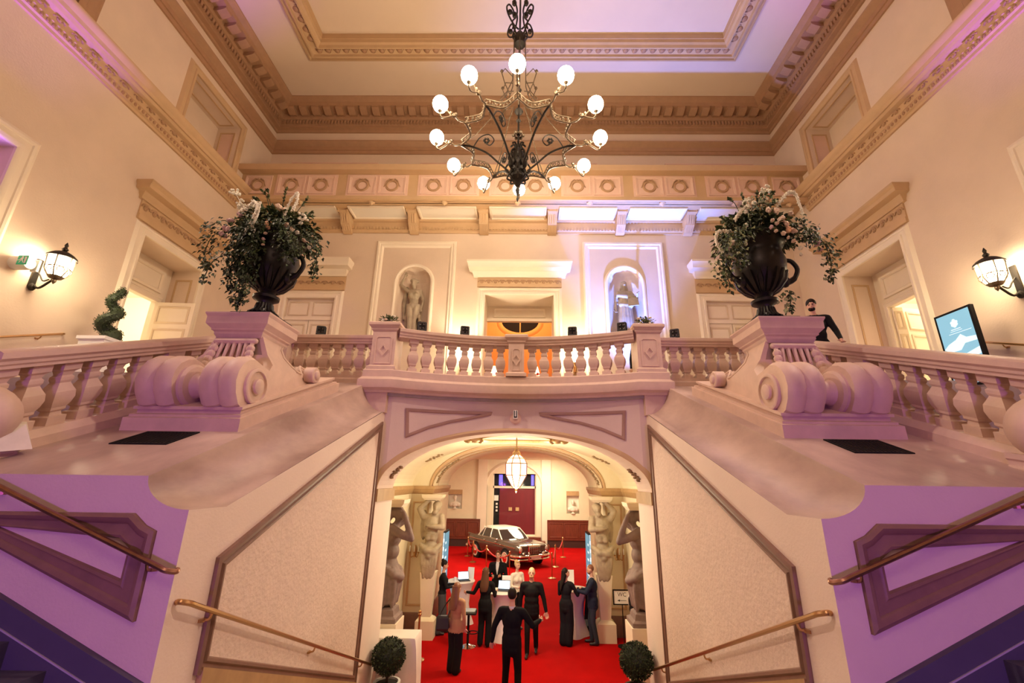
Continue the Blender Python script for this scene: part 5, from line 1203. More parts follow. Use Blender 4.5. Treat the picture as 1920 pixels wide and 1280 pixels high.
def atlas_far(s):
    nm = 'left' if s < 0 else 'right'; S = 'statue'
    t = thing('statue', '%s pale bearer statue on its tapering pillar farther inside the passage' % nm, 'statue', (s*2.34, 13.1, 0), 0, local=True); f = Fig(); q = -s
    f.ell((0,0,2.15), (.2,.16,.16), S); f.ell((0,0,2.42), (.19,.15,.2), S); f.ell((0,-.02,2.72), (.24,.17,.24), S)
    f.cap((-.24,0,2.92), (.24,0,2.92), .09, .09, S); f.cap((0,-.03,2.92), (q*.1,-.08,3.08), .085, .075, S)
    f.ell((q*.12,-.1,3.17), (.115,.12,.14), S); f.ell((q*.12,-.03,3.22), (.14,.12,.12), S); f.cap((q*.12,-.22,3.18), (q*.12,-.23,3.13), .016, .02, S); f.ell((q*.1,-.17,3.04), (.07,.07,.08), S)
    f.chain([(-q*.26,0,2.92), (-q*.36,-.04,3.12), (-q*.12,-.04,3.36)], [.095,.085,.06], S); f.hand((-q*.12,-.04,3.36), (q,0,.1), (0,0,-1), .5, 1.2, S)
    f.chain([(q*.26,-.02,2.92), (q*.32,-.18,2.66), (q*.0,-.24,2.68)], [.095,.085,.06], S); f.hand((q*.0,-.24,2.68), (-q,0,.2), (0,1,0), .6, 1.2, S)
    for k in range(4): f.ell((( -.07 if k % 2 else .07),-.15,2.44-.07*(k//2)), (.07,.04,.05), S)
    f.chain([(-.26,-.05,2.2), (-.1,-.19,2.08), (.12,-.2,2.06), (.26,-.06,2.2)], [.07,.085,.085,.07], S); f.chain([(-.24,-.05,2.08), (0,-.2,1.95), (.22,-.08,2.05)], [.06,.075,.06], S)
    for k in range(6): f.chain([(-.2+.08*k,-.16,2.05), (-.17+.07*k,-.18,1.75), (-.12+.05*k,-.15,1.42+.05*(k % 2))], [.05,.05,.035], S)
    f.chain([(0,0,2.0), (0,0,1.3)], [.2,.15], S); f.ell((-q*.24,.08,2.7), (.1,.1,.4), S)
    f.build(t, [S], 'figure', .024, S)
    m = MB(); m.loft([[(-a,-b,z),(a,-b,z),(a,b,z),(-a,b,z)] for a, b, z in ((.24,.2,0),(.24,.2,.42),(.2,.17,.46),(.13,.12,.5),(.19,.16,1.4),(.21,.18,1.55))]); m.build('pillar', 'vault', t, 15)
    m = MB(); m.loft([[(-a,-b,z),(a,-b,z),(a,b,z),(-a,b,z)] for a, b, z in ((.22,.2,3.36),(.28,.24,3.42),(.3,.26,3.5))]); m.build('capital', 'vault', t, 15)
for s in (-1, 1): atlas_near(s); atlas_far(s)
# ------------------------------------------------------------------ wall lanterns and lamps
def wall_lantern(s):
    nm = 'left' if s < 0 else 'right'; y, z = (7.08, 7.5) if s < 0 else (6.98, 7.45); xw = s*W; xc = s*8.26
    t = thing('wall_lantern', 'lit iron wall lantern on scrolled bracket, %s side wall' % nm, 'lamp', (xw, y, z))
    m = MB(); m.box(*sorted((xw, xw-s*.03)), y-.05, y+.05, z-.42, z+.12); m.tube(smooth_path([(xw-s*.03,y,z-.36),(xw-s*.16,y,z-.44),(xw-s*.3,y,z-.34),(xc,y,z-.24)], 5), .02, 6)
    m.tube(smooth_path([(xw-s*.03,y,z-.1),(xw-s*.12,y,z-.2),(xw-s*.2,y,z-.3),(xw-s*.3,y,z-.27)], 4), .013, 5); m.ell((xw-s*.04,y,z-.42), (.05,.06,.07), 8, 5); m.build('bracket', 'iron', t)
    m = MB(); R6 = lambda r, zz, n=6: [(xc+r*math.cos(2*PI*k/n), y+r*math.sin(2*PI*k/n), zz) for k in range(n)]
    m.loft([R6(.10,z-.2),R6(.165,z-.1),R6(.18,z+.14)]); m.build('glass', 'sconce_glass', t, 0)
    m = MB(); m.loft([R6(.22,z+.14,12),R6(.21,z+.17,12),R6(.15,z+.23,12),R6(.08,z+.27,12),R6(.03,z+.29,12),R6(.05,z+.33,12),R6(.02,z+.37,12),R6(.03,z+.41,12),R6(.005,z+.47,12)]); m.build('roof', 'iron', t)
    m = MB()
    for k in range(6):
        a = 2*PI*k/6; P = lambda r, zz, b=a: (xc+r*math.cos(b), y+r*math.sin(b), zz)
        m.tube([P(.19,z+.14),P(.175,z-.1),P(.11,z-.21)], .012, 5); b2 = a+PI/6
        m.torus((0,0), .05, .009, 10, 4, lambda u,v,h: (xc+(.15+h)*math.cos(b2)-u*math.sin(b2), y+(.15+h)*math.sin(b2)+u*math.cos(b2), z-.10+v))
        m.tube([P(.18,z-.05),P(.165,z-.05,b2),P(.18,z-.05,a+PI/3)], .01, 4)
    m.lathe([(.12,-.21),(.09,-.25),(.03,-.27),(.035,-.31),(.005,-.36)], 10, (xc,y,z)); m.build('cage', 'iron_lit', t)
    lamp('wall_lantern_lamp', 'POINT', (xc-s*.3, y, z-.0), 42, (1, .80, .52), size=.12)
    lamp('wall_lantern_lamp', 'POINT', (xc+s*.28, y-.12, z+.1), 14, (1, .82, .55), size=.06)
wall_lantern(-1); wall_lantern(1)
for s in (-1, 1):
    nm = 'left' if s < 0 else 'right'; x, z = s*1.66, 7.15
    t = thing('torch_sconce', 'bright torch sconce %s of the central door behind balusters' % nm, 'lamp', (x, YB, z))
    m = MB(); m.box(x-.05,x+.05,YB-.03,YB,z-.3,z+.1); m.tube(smooth_path([(x,YB-.03,z-.2),(x,YB-.14,z-.22),(x,YB-.2,z-.08)], 4), .018, 6); m.lathe([(.02,-.1),(.06,-.04),(.08,.02),(.05,.02)], 10, (x,YB-.2,z)); m.build('bracket', 'brass', t)
    m = MB(); m.lathe([(.04,.02),(.085,.1),(.095,.2),(.06,.3),(.01,.34)], 12, (x,YB-.2,z)); m.build('glass', 'sconce_glass', t, 60)
    lamp('torch_sconce_lamp', 'POINT', (x, YB-.42, z+.25), 45, (1, .80, .50), size=.1)
for s in (-1, 1):
    nm = 'left' if s < 0 else 'right'; x = s*2.82; y, z = 13.4, 2.0
    t = thing('wall_sconce', 'small unlit candle sconce on the %s passage pier' % nm, 'lamp', (x, y, z))
    m = MB(); m.ell((x,y-.02,z), (.05,.02,.16), 10, 7); m.build('backplate', 'brass', t)
    for q in (-.12, 0, .12):
        m = MB(); m.tube(smooth_path([(x,y-.03,z-.1),(x+q*.7,y-.12,z-.14),(x+q,y-.14,z-.04)], 4), .012, 5); m.lathe([(.01,-.04),(.035,-.02),(.03,0)], 8, (x+q,y-.14,z)); m.build('arm', 'brass', t)
        m = MB(); m.lathe([(.014,0),(.014,.12),(.004,.16)], 7, (x+q,y-.14,z)); m.build('candle', 'white', t)
# hexagonal lantern in the passage
def lantern():
    y = 11.2; t = thing('lantern', 'large glowing cut glass lantern hanging in the passage vault', 'lamp', (0, y, 3.7))
    Rg = lambda r, z, n=8: [(r*math.cos(2*PI*k/n+PI/8), y+r*math.sin(2*PI*k/n+PI/8), z) for k in range(n)]
    m = MB(); m.loft([Rg(.10,3.76),Rg(.26,4.02),Rg(.27,4.3),Rg(.2,4.42),Rg(.09,4.5)]); m.build('glass', 'lantern_glass', t, 0)
    for k in range(8):
        a = 2*PI*k/8+PI/8; m = MB(); m.tube([(r*math.cos(a), y+r*math.sin(a), z) for r, z in ((.1,3.75),(.265,4.02),(.275,4.3),(.205,4.42),(.09,4.51),(.05,4.6))], .013, 5); m.build('rib', 'brass', t)
    m = MB()
    for r, z in ((.105,3.75),(.268,4.02),(.278,4.3),(.207,4.42)):
        P = Rg(r, z); m.tube(P+[P[0]], .012, 4)
    m.build('hoop', 'brass', t)
    m = MB(); m.lathe([(.02,4.9),(.015,4.7),(.06,4.66),(.05,4.6),(.1,4.56),(.09,4.5)], 12, (0,y,0)); m.tube([(0,y,4.7),(0,y,4.92)], .012, 6); m.build('canopy', 'gilt', t)
    m = MB(); m.lathe([(.01,3.62),(.03,3.66),(.02,3.7),(.1,3.76)], 10, (0,y,0)); m.build('finial', 'brass', t)
    lamp('lantern_lamp', 'POINT', (0, y-.0, 3.4), 240, (1, .85, .58), size=.25)
    lamp('lantern_lamp', 'POINT', (0, y+1.0, 4.3), 80, (1, .85, .58), size=.2)
lantern()
# ------------------------------------------------------------------ rails and fixtures
def handrail(lab, P, matn, hooks, nrm):
    t = thing('handrail', lab, 'handrail', P[0]); P = [Vector(p) for p in P]
    d = (P[-1]-P[0]).normalized(); e = Vector(nrm)
    a = P[0]; Q = [a+e*.09+Vector((0,0,-.0))-d*.10, a+e*.05-d*.12, a-d*.07, a]
    m = MB(); m.tube(smooth_path(Q, 4)+[p for p in P[1:]], .021, 8); m.build('rail', matn, t)
    for h in hooks:
        q = P[0].lerp(P[-1], h); m = MB(); m.tube(smooth_path([q, q+Vector((0,0,-.06))+e*.02, q+Vector((0,0,-.07))+e*.085], 4), .011, 6); m.lathe([(.035,-.012),(.035,.012)], 10, tuple(q+Vector((0,0,-.07))+e*.085)); m.build('rail_bracket', matn, t)
for s in (-1, 1):
    nm = 'left' if s < 0 else 'right'
    handrail('brass handrail descending along the %s beige stair wall into the passage' % nm, [(s*2.45,3.96,2.92),(s*2.45,8.95,.82)], 'brass', (.05,.5,.9), (s,0,0))
    handrail('copper handrail rising outwards along the %s violet-lit wall' % nm, [(s*2.62,3.69,3.24),(s*5.6,3.69,4.40)], 'copper', (.03,.5,.95), (0,1,0))
    handrail('thin brass handrail on the %s side wall beside outer flight' % nm, [(s*8.58,7.75,6.42),(s*8.58,4.2,5.03)], 'brass', (.08,.5,.9), (s,0,0))
t = thing('exit_sign', 'white round emergency exit lamp with green pictogram on left wall', 'sign', (-W, 6.75, 7.38))
m = MB(); R = [[(-W+x, 6.75+r*math.cos(a), 7.38+r*math.sin(a)) for a in (2*PI*k/18 for k in range(18))] for r, x in ((.12,0),(.12,.22),(.1,.26),(.02,.27))]; m.loft(R); m.build('housing', 'white', t)
m = MB(); m.bev(-8.5,-8.38,6.86,6.90,7.28,7.50,.005); m.build('sign_plate', 'white', t, 10)
m = MB()
for q in ((6.70,6.90),): pass
gx = -8.36
m.prism(rect(-.10,.10,-.085,.085), 0, .004, lambda u,v,h: (-8.40+u*.9, 6.635-h, 7.38+v)); gp = m.build('green_panel', 'exit_green', t, 0)
m = MB(); F_ = lambda u,v,h: (-8.40+u*.9, 6.630-h, 7.38+v)
m.prism(rect(.04,.075,-.06,.06), 0, .003, F_); m.prism([(-.06,-.05),(-.045,-.055),(-.01,0),(.02,-.05),(.03,-.045),(0,.02),(.02,.03),(.015,.04),(-.03,.04),(-.055,.01),(-.045,.0),(-.025,.02),(-.02,.01)], 0, .003, F_); m.prism([(-.01+.014*math.cos(a),.056+.014*math.sin(a)) for a in (2*PI*k/8 for k in range(8))], 0, .003, F_); m.build('running_figure', 'white', gp, 0)
t = thing('sensor', 'small white sensor with dark slot above the arch crown', 'sensor', (0, Ya(0), 5.17))
m = MB(); m.xf
R = [[(r*math.cos(a), Ya(0)-x, 5.12+r*math.sin(a)) for a in (2*PI*k/18 for k in range(18))] for r, x in ((.12,0),(.12,.02),(.09,.035),(.07,.03),(.01,.03))]; m.loft(R); m.build('ring', 'panel_pink', t)
m = MB(); m.bev(-.045,.045,Ya(0)-.12,Ya(0)-.02,5.1,5.27,.01); p = m.build('housing', 'white', t, 10)
m = MB(); m.box(-.032,-.016,Ya(0)-.126,Ya(0)-.12,5.12,5.26); m.box(.016,.032,Ya(0)-.126,Ya(0)-.12,5.12,5.26); m.box(-.032,.032,Ya(0)-.126,Ya(0)-.12,5.12,5.14); m.build('slot', 'black', p, 0)
t = thing('camera_dome', 'tiny white dome camera on the left end of the gallery parapet', 'camera', (-7.95, YG-.1, 13.1))
m = MB(); m.lathe([(.09,0),(.09,.04),(.07,.06)], 14, (-7.95,YG-.05,13.1)); m.build('base', 'white', t)
m = MB(); m.ell((-7.95,YG-.07,13.17), (.07,.07,.07), 12, 8); d = m.build('dome', 'petal_peach', t)
m = MB(); m.ell((-7.95,YG-.13,13.17), (.03,.02,.03), 8, 6); m.build('lens', 'black', d)
def led(x, y, z, lab, rz):
    t = thing('led_spotlight', lab, 'spotlight', (x, y, z), rz, local=True)
    m = MB(); m.bev(-.095,.095,-.06,.06,.025,.235,.015); h = m.build('housing', 'black', t, 10)
    m = MB(); frame(m, rect(-.085,.085,.04,.22), [(0,.06),(0,.068),(.015,.068),(.02,.062)], lambda u,v,h: (u,-h,v)); m.build('bezel', 'grey_cloth', h, 0)
    for i in range(2):
        for j in range(2):
            m = MB(); m.lathe([(.028,0),(.028,.006),(.018,.008),(.01,.004)], 10, (0,0,0)); m.v = [(-.04+.08*i+a, -.062-c, .09+.08*j+b) for a, b, c in m.v]; m.build('lens', 'car_glass', h)
    m = MB(); m.box(-.06,.06,-.05,.05,0,.02); m.box(-.10,-.095,-.02,.02,.0,.13); m.box(.095,.10,-.02,.02,0,.13); m.box(-.10,.10,-.02,.02,0,.012); m.build('yoke', 'black', t, 0)
ZRL = 6.836
led(-4.28, 9.05, ZRL, 'black spotlight on the level rail right of the left urn', .3)
led(-2.0, Yc(-2.0)+.14, ZRL, 'dark blue-black spotlight on the curved rail before the left statue', .35)
led(-1.12, Yc(-1.12)+.14, ZRL, 'grey-lit spotlight on the curved rail left of the central door', .2)
led(1.2, Yc(1.2)+.14, ZRL, 'grey-lit spotlight on the curved rail right of the central door', -.15)
led(2.2, Yc(2.2)+.14, ZRL, 'black spotlight on the curved rail before the right statue', -.4)
led(3.42, 9.05, ZRL, 'black spotlight on the level rail just right of the balcony', -.4)
for s in (-1, 1):
    nm = 'left' if s < 0 else 'right'; x, y, z = s*2.68, 8.66, 6.95
    t = thing('flower_bowl', 'small bowl of pale flowers on the %s balcony post' % nm, 'flowers', (x, y, z)); r = random.Random(20+s)
    m = MB(); m.lathe([(.05,0),(.09,.02),(.14,.08),(.13,.09),(.02,.07)], 14, (x,y,z)); m.build('bowl', 'soil', t)
    m = MB()
    for k in range(140):
        a = r.uniform(0,2*PI); e = r.uniform(0,1.3); d = Vector((math.cos(a)*math.cos(e),math.sin(a)*math.cos(e),math.sin(e))); leaf(m, Vector((x,y,z+.07))+Vector((d.x*.2,d.y*.15,d.z*.13))*r.uniform(.4,1.1), d, (0,0,1), .07, .04, r.choice((0,1,2)))
    for k in range(5): m.tube([(x,y,z+.05),(x+r.uniform(-.15,.15),y,z+r.uniform(.15,.3))], .006, 4)
    stuff(m.build('foliage', ['leaf_dark','leaf','leaf_pale'], t, 0, False))
    for k in range(9): inst('flower', FM[r.choice(('petal_white','petal_blush','petal_white'))], t, (x+r.uniform(-.16,.16),y-.05+r.uniform(-.08,.06),z+r.uniform(.08,.22)), (0,0,k), (.04,.04,.035))
for s in (-1, 1):
    nm = 'left' if s < 0 else 'right'
    t = thing('floor_grille', 'black grille set into the sloping marble before the %s pedestal' % nm, 'grille', (s*3.8, 4.85, zfl(4.85)))
    G = lambda u, v, h: (s*u, v, zfl(v)+h)
    m = MB(); frame(m, rect(3.5,4.1,4.58,5.02), [(0,-.002),(0,.012),(.03,.012),(.03,.002)], G); m.build('rim', 'black', t, 0)
    m = MB(); m.prism(rect(3.52,4.08,4.6,5.0), .002, .004, G); m.build('backing', 'wood_dark', t, 0)
    for k in range(13): m = MB(); u = 3.55+k*.04; m.prism(rect(u,u+.016,4.61,4.99), .004, .011, G); m.build('grille_bar', 'black', t, 0)
t = thing('floor_uplight', 'tiny black uplight lying on the marble right of the left pedestal', 'spotlight', (-3.42, 7.8, zfl(7.8)))
m = MB(); m.lathe([(.04,0),(.05,.02),(.045,.05),(.01,.06)], 10, (-3.42,7.8,zfl(7.8))); m.build('housing', 'black', t); m = MB(); m.tube([(-3.42,7.8,zfl(7.8)+.03),(-3.34,7.85,zfl(7.85)+.04),(-3.26,7.9,zfl(7.9)+.02)], .012, 6); m.build('cable', 'black', t)
# spiral topiary in its white planter
def leafball(m, pts, n, seed, L, mis, r):
    rr = random.Random(seed)
    for k in range(n):
        c, rad = pts[rr.randrange(len(pts))]; a, e = rr.uniform(0,2*PI), math.asin(rr.uniform(-1,1)); d = Vector((math.cos(a)*math.cos(e),math.sin(a)*math.cos(e),math.sin(e)))
        leaf(m, Vector(c)+d*rad*rr.uniform(.9,1.04), d+Vector((rr.uniform(-.7,.7),rr.uniform(-.7,.7),rr.uniform(-.4,.8))), d, L*rr.uniform(.7,1.2), L*.55, rr.choice(mis))
tx, ty, tz = -8.1, 8.15, 6.42
t = thing('topiary', 'spiral clipped topiary in a white planter beside the left doorway', 'plant', (tx, ty, FL))
m = MB(); m.loft([[(tx-a,ty-a,z),(tx+a,ty-a,z),(tx+a,ty+a,z),(tx-a,ty+a,z)] for a, z in ((.2,FL),(.25,6.36),(.28,6.38),(.28,6.44),(.25,6.44),(.24,6.38))]); m.build('planter', 'white', t, 10)
pts = []
for k in range(60):
    f = k/59; a = -.6+f*4.6*PI/1.0; rad = .15*(1-.62*f); R_ = .13*(1-.6*f); pts.append(((tx+R_*math.cos(a), ty+R_*math.sin(a), tz+.02+f*1.08), rad))
m = MB(); m.tube([p[0] for p in pts], [p[1]*.93 for p in pts], 8); m.build('core', 'leaf_dark', t); m = MB(); leafball(m, pts, 1900, 3, .035, (0,0,0,1), 0); stuff(m.build('foliage', ['leaf_dark','leaf'], t, 0, False))
for s in (-1, 1):
    nm = 'left' if s < 0 else 'right'; x, y, zc, rd = s*2.22, 9.22, .86, .27
    t = thing('topiary', 'round clipped box ball in a white pot, %s foot of the lower stairs' % nm, 'plant', (x, y, 0))
    m = MB(); m.lathe([(.15,0),(.2,.3),(.22,.42),(.24,.43),(.24,.48),(.2,.48),(.19,.44)], 20, (x,y,0)); m.build('pot', 'white' if s < 0 else 'wood_dark', t); m = MB(); m.lathe([(.2,.45),(.01,.46)], 16, (x,y,0)); m.build('soil', 'soil', t)
    m = MB(); m.tube([(x,y,.44),(x,y,.7)], .025, 6); m.build('stem', 'wood_dark', t); m = MB(); m.ell((x,y,zc), (rd*.93,)*3, 16, 10); m.build('core', 'leaf_dark', t)
    m = MB(); leafball(m, [((x,y,zc),rd)], 2200, 6+s, .045, (0,0,1), 0); stuff(m.build('foliage', ['leaf_dark','leaf'], t, 0, False))
# digital display above the right flight
X, y0, y1, z0, z1 = 8.0, 7.30, 7.92, 5.62, 6.93
t = thing('display_screen', 'portrait display with pale blue cloud picture before the right wall', 'screen', (X, 7.6, zfl(7.4)))
m = MB(); m.box(X,X+.07,y0-.04,y1+.04,z0-.04,z1+.04); fr_ = m.build('frame', 'black', t, 10)
SCR = lambda u, v, h: (X-h, y1-u, z1-v)      # u across, v down
m = MB(); m.prism(rect(0,y1-y0,0,z1-z0), .001, .004, SCR); sc_ = m.build('screen', 'screen_blue', t, 0)
m = MB()
for (u, v, a, b) in ((.31,.2,.045,.045),(.27,.18,.03,.03),(.35,.18,.03,.03),(.31,.145,.03,.03),(.31,.255,.03,.025),(.275,.225,.03,.03),(.345,.225,.03,.03)):
    m.prism([(u+a*math.cos(q),v+b*math.sin(q)) for q in (2*PI*k/12 for k in range(12))], .004, .007, SCR)
m.build('emblem', 'screen_white', sc_, 0)
m = MB(); m.prism(rect(.22,.40,.30,.315), .004, .006, SCR); m.prism(rect(.2,.42,.335,.345), .004, .006, SCR); m.prism(rect(.16,.58,.375,.385), .004, .006, SCR); m.build('text_line', 'screen_white', sc_, 0)
for k, C4 in enumerate(([(0,.62),(.1,.55),(.25,.5),(.36,.42),(.45,.5),(.62,.52),(.62,.6),(.4,.6),(.3,.7),(.1,.7)],[(.0,.8),(.15,.75),(.3,.8),(.62,.72),(.62,.84),(.35,.9),(.1,.88)],[(0,.95),(.3,.92),(.62,.96),(.62,1.31),(0,1.31)])):
    m = MB(); m.prism(C4, .004, .0055+.0005*k, SCR); m.build('cloud', 'screen_white' if k != 2 else 'screen_pale', sc_, 0)
m = MB(); m.box(X+.02,X+.06,7.56,7.66,zfl(7.4),z0); m.box(X-.2,X+.3,7.42,7.8,zfl(7.5),zfl(7.5)+.03); m.build('stand', 'black', t, 0)
# framed picture seen through the left doorway
t = thing('framed_picture', 'gilt framed picture on the wall seen through left doorway', 'picture', (-12.9, 9.3, 6.9))
# hangs on the far wall of the left side room
px = -(W+4.6)
m = MB(); frame(m, rect(12.35,13.0,6.0,8.2), [(0,0),(0,.06),(.05,.08),(.1,.04),(.11,.01)], lambda u,v,h: (px+h,u,v)); m.build('frame', 'gilt', t, 0); m = MB(); m.prism(rect(12.44,12.91,6.09,8.11), .002, .012, lambda u,v,h: (px+h,u,v)); m.build('canvas', 'picture_dark', t, 0)
t.location = (px, 12.7, 6.0); 
for ch in t.children: ch.matrix_parent_inverse = Matrix.Translation((-px,-12.7,-6.0))
person('person in black glimpsed between balusters right of the curved balcony', (2.98, 10.3, FL), .1, 1.68, 'black_cloth', 'black_cloth', hair='brown', style='bun', female=True, jacket=False)
for s in (-1, 1):
    nm = 'left' if s < 0 else 'right'; x, y = s*.55-.1, 11.6
    t = thing('table_lamp', 'small table lamp with peach shade on a stand %s of the door axis' % nm, 'lamp', (x, y, FL))
    m = MB(); m.lathe([(.2,0),(.2,.03),(.03,.05),(.025,.72),(.2,.74),(.2,.77)], 16, (x,y,FL)); m.build('stand', 'white', t)
    m = MB(); m.lathe([(.06,.77),(.07,.8),(.02,.84),(.03,.9),(.015,1.0)], 12, (x,y,FL)); m.build('base', 'white', t)
    m = MB(); m.lathe([(.15,.98),(.09,1.2)], 16, (x,y,FL), cap=False); m.build('shade', 'lampshade', t)
    v = thing('flower_vase', 'white vase of red flowers beside the %s peach lamp' % nm, 'flowers', (x-s*.0+.12, y-.12, FL+.77))
    m = MB(); m.lathe([(.03,0),(.045,.05),(.025,.12),(.03,.15)], 10, (x+.12,y-.12,FL+.77)); m.build('vase', 'white', v)
    for k in range(5): inst('flower', FM['petal_pink'] if k > 9 else FM.setdefault('rope_red', flower_mesh('rope_red')), v, (x+.12+.05*math.cos(k*1.3),y-.12+.05*math.sin(k*1.3),FL+.96+.02*(k%2)), (0,0,k), (.04,.04,.035))

# ------------------------------------------------------------------ entrance hall furniture
def cocktail(x, y, lab, h=1.1):
    t = thing('cocktail_table', lab, 'table', (x, y, 0)); n = 24
    m = MB(); m.lathe([(.40,h-.03),(.41,h-.015),(.40,h),(.01,h)], n, (x,y,0)); m.build('tabletop', 'white_cloth', t)
    m = MB(); R = []
    for z, r, k in ((0,.36,.05),(.06,.34,.05),(.25,.27,.04),(.5,.235,.02),(.75,.26,.015),(.95,.33,.005),(h-.03,.40,0)): R.append([(x+(r+k*math.cos(4*a))*math.cos(a), y+(r+k*math.cos(4*a))*math.sin(a), z) for a in (2*PI*q/n for q in range(n))])
    m.loft(R); m.build('stretch_cover', 'white_cloth', t)
T1, T2, T3 = (-1.62, 14.35), (-.36, 13.15), (1.58, 13.55)
cocktail(*T1, 'white covered cocktail table farthest left with a laptop')
cocktail(*T2, 'white covered cocktail table in the middle with a laptop')
cocktail(*T3, 'white covered cocktail table on the right with a leaning woman')
def laptop(x, y, z, rz, lab):
    t = thing('laptop', lab, 'laptop', (x, y, z), rz, local=True)
    m = MB(); m.bev(-.16,.16,-.11,.11,0,.016,.004); m.build('base', 'grey_cloth', t, 10); m = MB(); m.box(-.14,.14,-.02,.09,.016,.018); m.build('keyboard', 'black', t, 0)
    A = lambda u, v, h: (u, .11+v*.34-h*.94, .016+v*.94+h*.34)
    m = MB(); m.prism(rect(-.16,.16,0,.215), -.006, 0, A); m.build('lid', 'grey_cloth', t, 10); m = MB(); m.prism(rect(-.15,.15,.01,.2), .0, .002, A); m.build('screen', 'laptop_screen', t, 0)
laptop(T1[0]+.10, T1[1]-.06, 1.101, .35, 'open laptop with bright screen on the far left cocktail table')
laptop(T2[0]+.02, T2[1]+.0, 1.101, -.15, 'open laptop with bluish screen on the middle cocktail table')
def easel(x, y, z, lab, w_, h_, rz=0):
    t = thing('table_sign', lab, 'sign', (x, y, z), rz, local=True)
    m = MB(); m.bev(-w_/2-.01,w_/2+.01,-.04,.04,0,.012,.003); m.build('foot', 'paper', t, 0); m = MB(); m.loft([[(-w_/2,-.004,.012),(w_/2,-.004,.012),(w_/2,.004,.012),(-w_/2,.004,.012)],[(-w_/2,.03,h_),(w_/2,.03,h_),(w_/2,.038,h_),(-w_/2,.038,h_)]]); m.build('board', 'paper', t, 0)
easel(T1[0]+.26, T1[1]+.14, 1.101, 'upright pale board on the far left cocktail table', .2, .32, -.3)
easel(T2[0]+.1, T2[1]+.22, 1.101, 'upright pale board on the middle cocktail table', .24, .32)
easel(T3[0]-.07, T3[1]+.2, 1.101, 'tall upright white board on the right cocktail table', .22, .42)
t = thing('cup', 'small glass on the far left cocktail table edge', 'glass', (T1[0]-.16, T1[1]-.1, 1.1)); m = MB(); m.lathe([(.03,0),(.036,.1),(.03,.1),(.026,.01)], 12, (T1[0]-.16,T1[1]-.1,1.1)); m.build('cup_body', 'white', t)
t = thing('papers', 'loose white papers on the right cocktail table', 'paper', (T3[0]+.2, T3[1]-.12, 1.1)); m = MB(); m.box(T3[0]+.05,T3[0]+.32,T3[1]-.26,T3[1]-.06,1.101,1.108); m.build('sheet', 'paper', t, 0); m = MB(); m.box(T3[0]-.26,T3[0]-.06,T3[1]-.26,T3[1]-.08,1.101,1.105); m.build('sheet', 'paper', t, 0)
t = thing('coat', 'black coat draped over the right edge of right cocktail table', 'coat', (T3[0]+.36, T3[1]-.05, .5)); m = MB(); m.loft([[(T3[0]+.30-a,T3[1]-.22,z),(T3[0]+.46+a*.5,T3[1]-.18,z),(T3[0]+.50+a,T3[1]+.1,z),(T3[0]+.34-a*.3,T3[1]+.16,z)] for a, z in ((.06,.42),(.05,.6),(.02,.85),(-.01,1.04),(-.03,1.12))]); m.build('cloth', 'black_cloth', t, 60)
# bar stool
x, y = -1.16, 12.5
t = thing('bar_stool', 'black swivel bar stool with low back and round chrome foot', 'stool', (x, y, 0))
m = MB(); m.lathe([(.20,0),(.2,.015),(.12,.04),(.035,.07)], 22, (x,y,0)); m.build('foot', 'chrome', t); m = MB(); m.tube([(x,y,.05),(x,y,.74)], .03, 10); m.build('column', 'black', t)
m = MB(); m.bev(x-.2,x+.2,y-.19,y+.19,.73,.80,.03); m.build('seat', 'leather', t, 20); m = MB(); m.loft([[(x-.21,y-.17,.76),(x-.21,y+.17,.76),(x-.17,y+.17,.76),(x-.17,y-.17,.76)],[(x-.25,y-.18,1.04),(x-.25,y+.18,1.04),(x-.21,y+.18,1.04),(x-.21,y-.18,1.04)]]); m.build('backrest', 'leather', t, 20)
m = MB(); m.torus((x+.12,y-.02,.32), .12, .012, 18, 5); m.tube([(x+.02,y,.32),(x+.06,y,.32)], .012, 5); m.build('foot_ring', 'black', t)
# buffet table with a white cloth
t = thing('buffet_table', 'long table under a floor-length white cloth at left foot of the passage', 'table', (-2.38, 9.98, 0))
m = MB(); n = 40; P0 = [(-2.92,9.68),(-1.86,9.68),(-1.86,10.24),(-2.92,10.24)]
def ring(z, g, wv):
    out = []
    for i in range(4):
        a, b = P0[i], P0[(i+1)%4]; dx, dy = b[0]-a[0], b[1]-a[1]; L = math.hypot(dx, dy)
        for k in range(10):
            f = k/10; q = g+wv*math.sin(f*L*9+i*2); out.append((a[0]+dx*f+dy/L*q, a[1]+dy*f-dx/L*q, z))
    return out
m.loft([ring(0,.05,.035),ring(.4,.04,.03),ring(.8,.02,.012),ring(.97,.0,0),ring(1.0,-.015,0)]); m.build('tablecloth', 'white_cloth', t, 60)
for qx, qy in ((-2.8,9.76),(-1.96,9.76),(-1.96,10.16),(-2.8,10.16)): m = MB(); m.box(qx-.02,qx+.02,qy-.02,qy+.02,0,.96); m.build('leg', 'grey_cloth', t, 0)
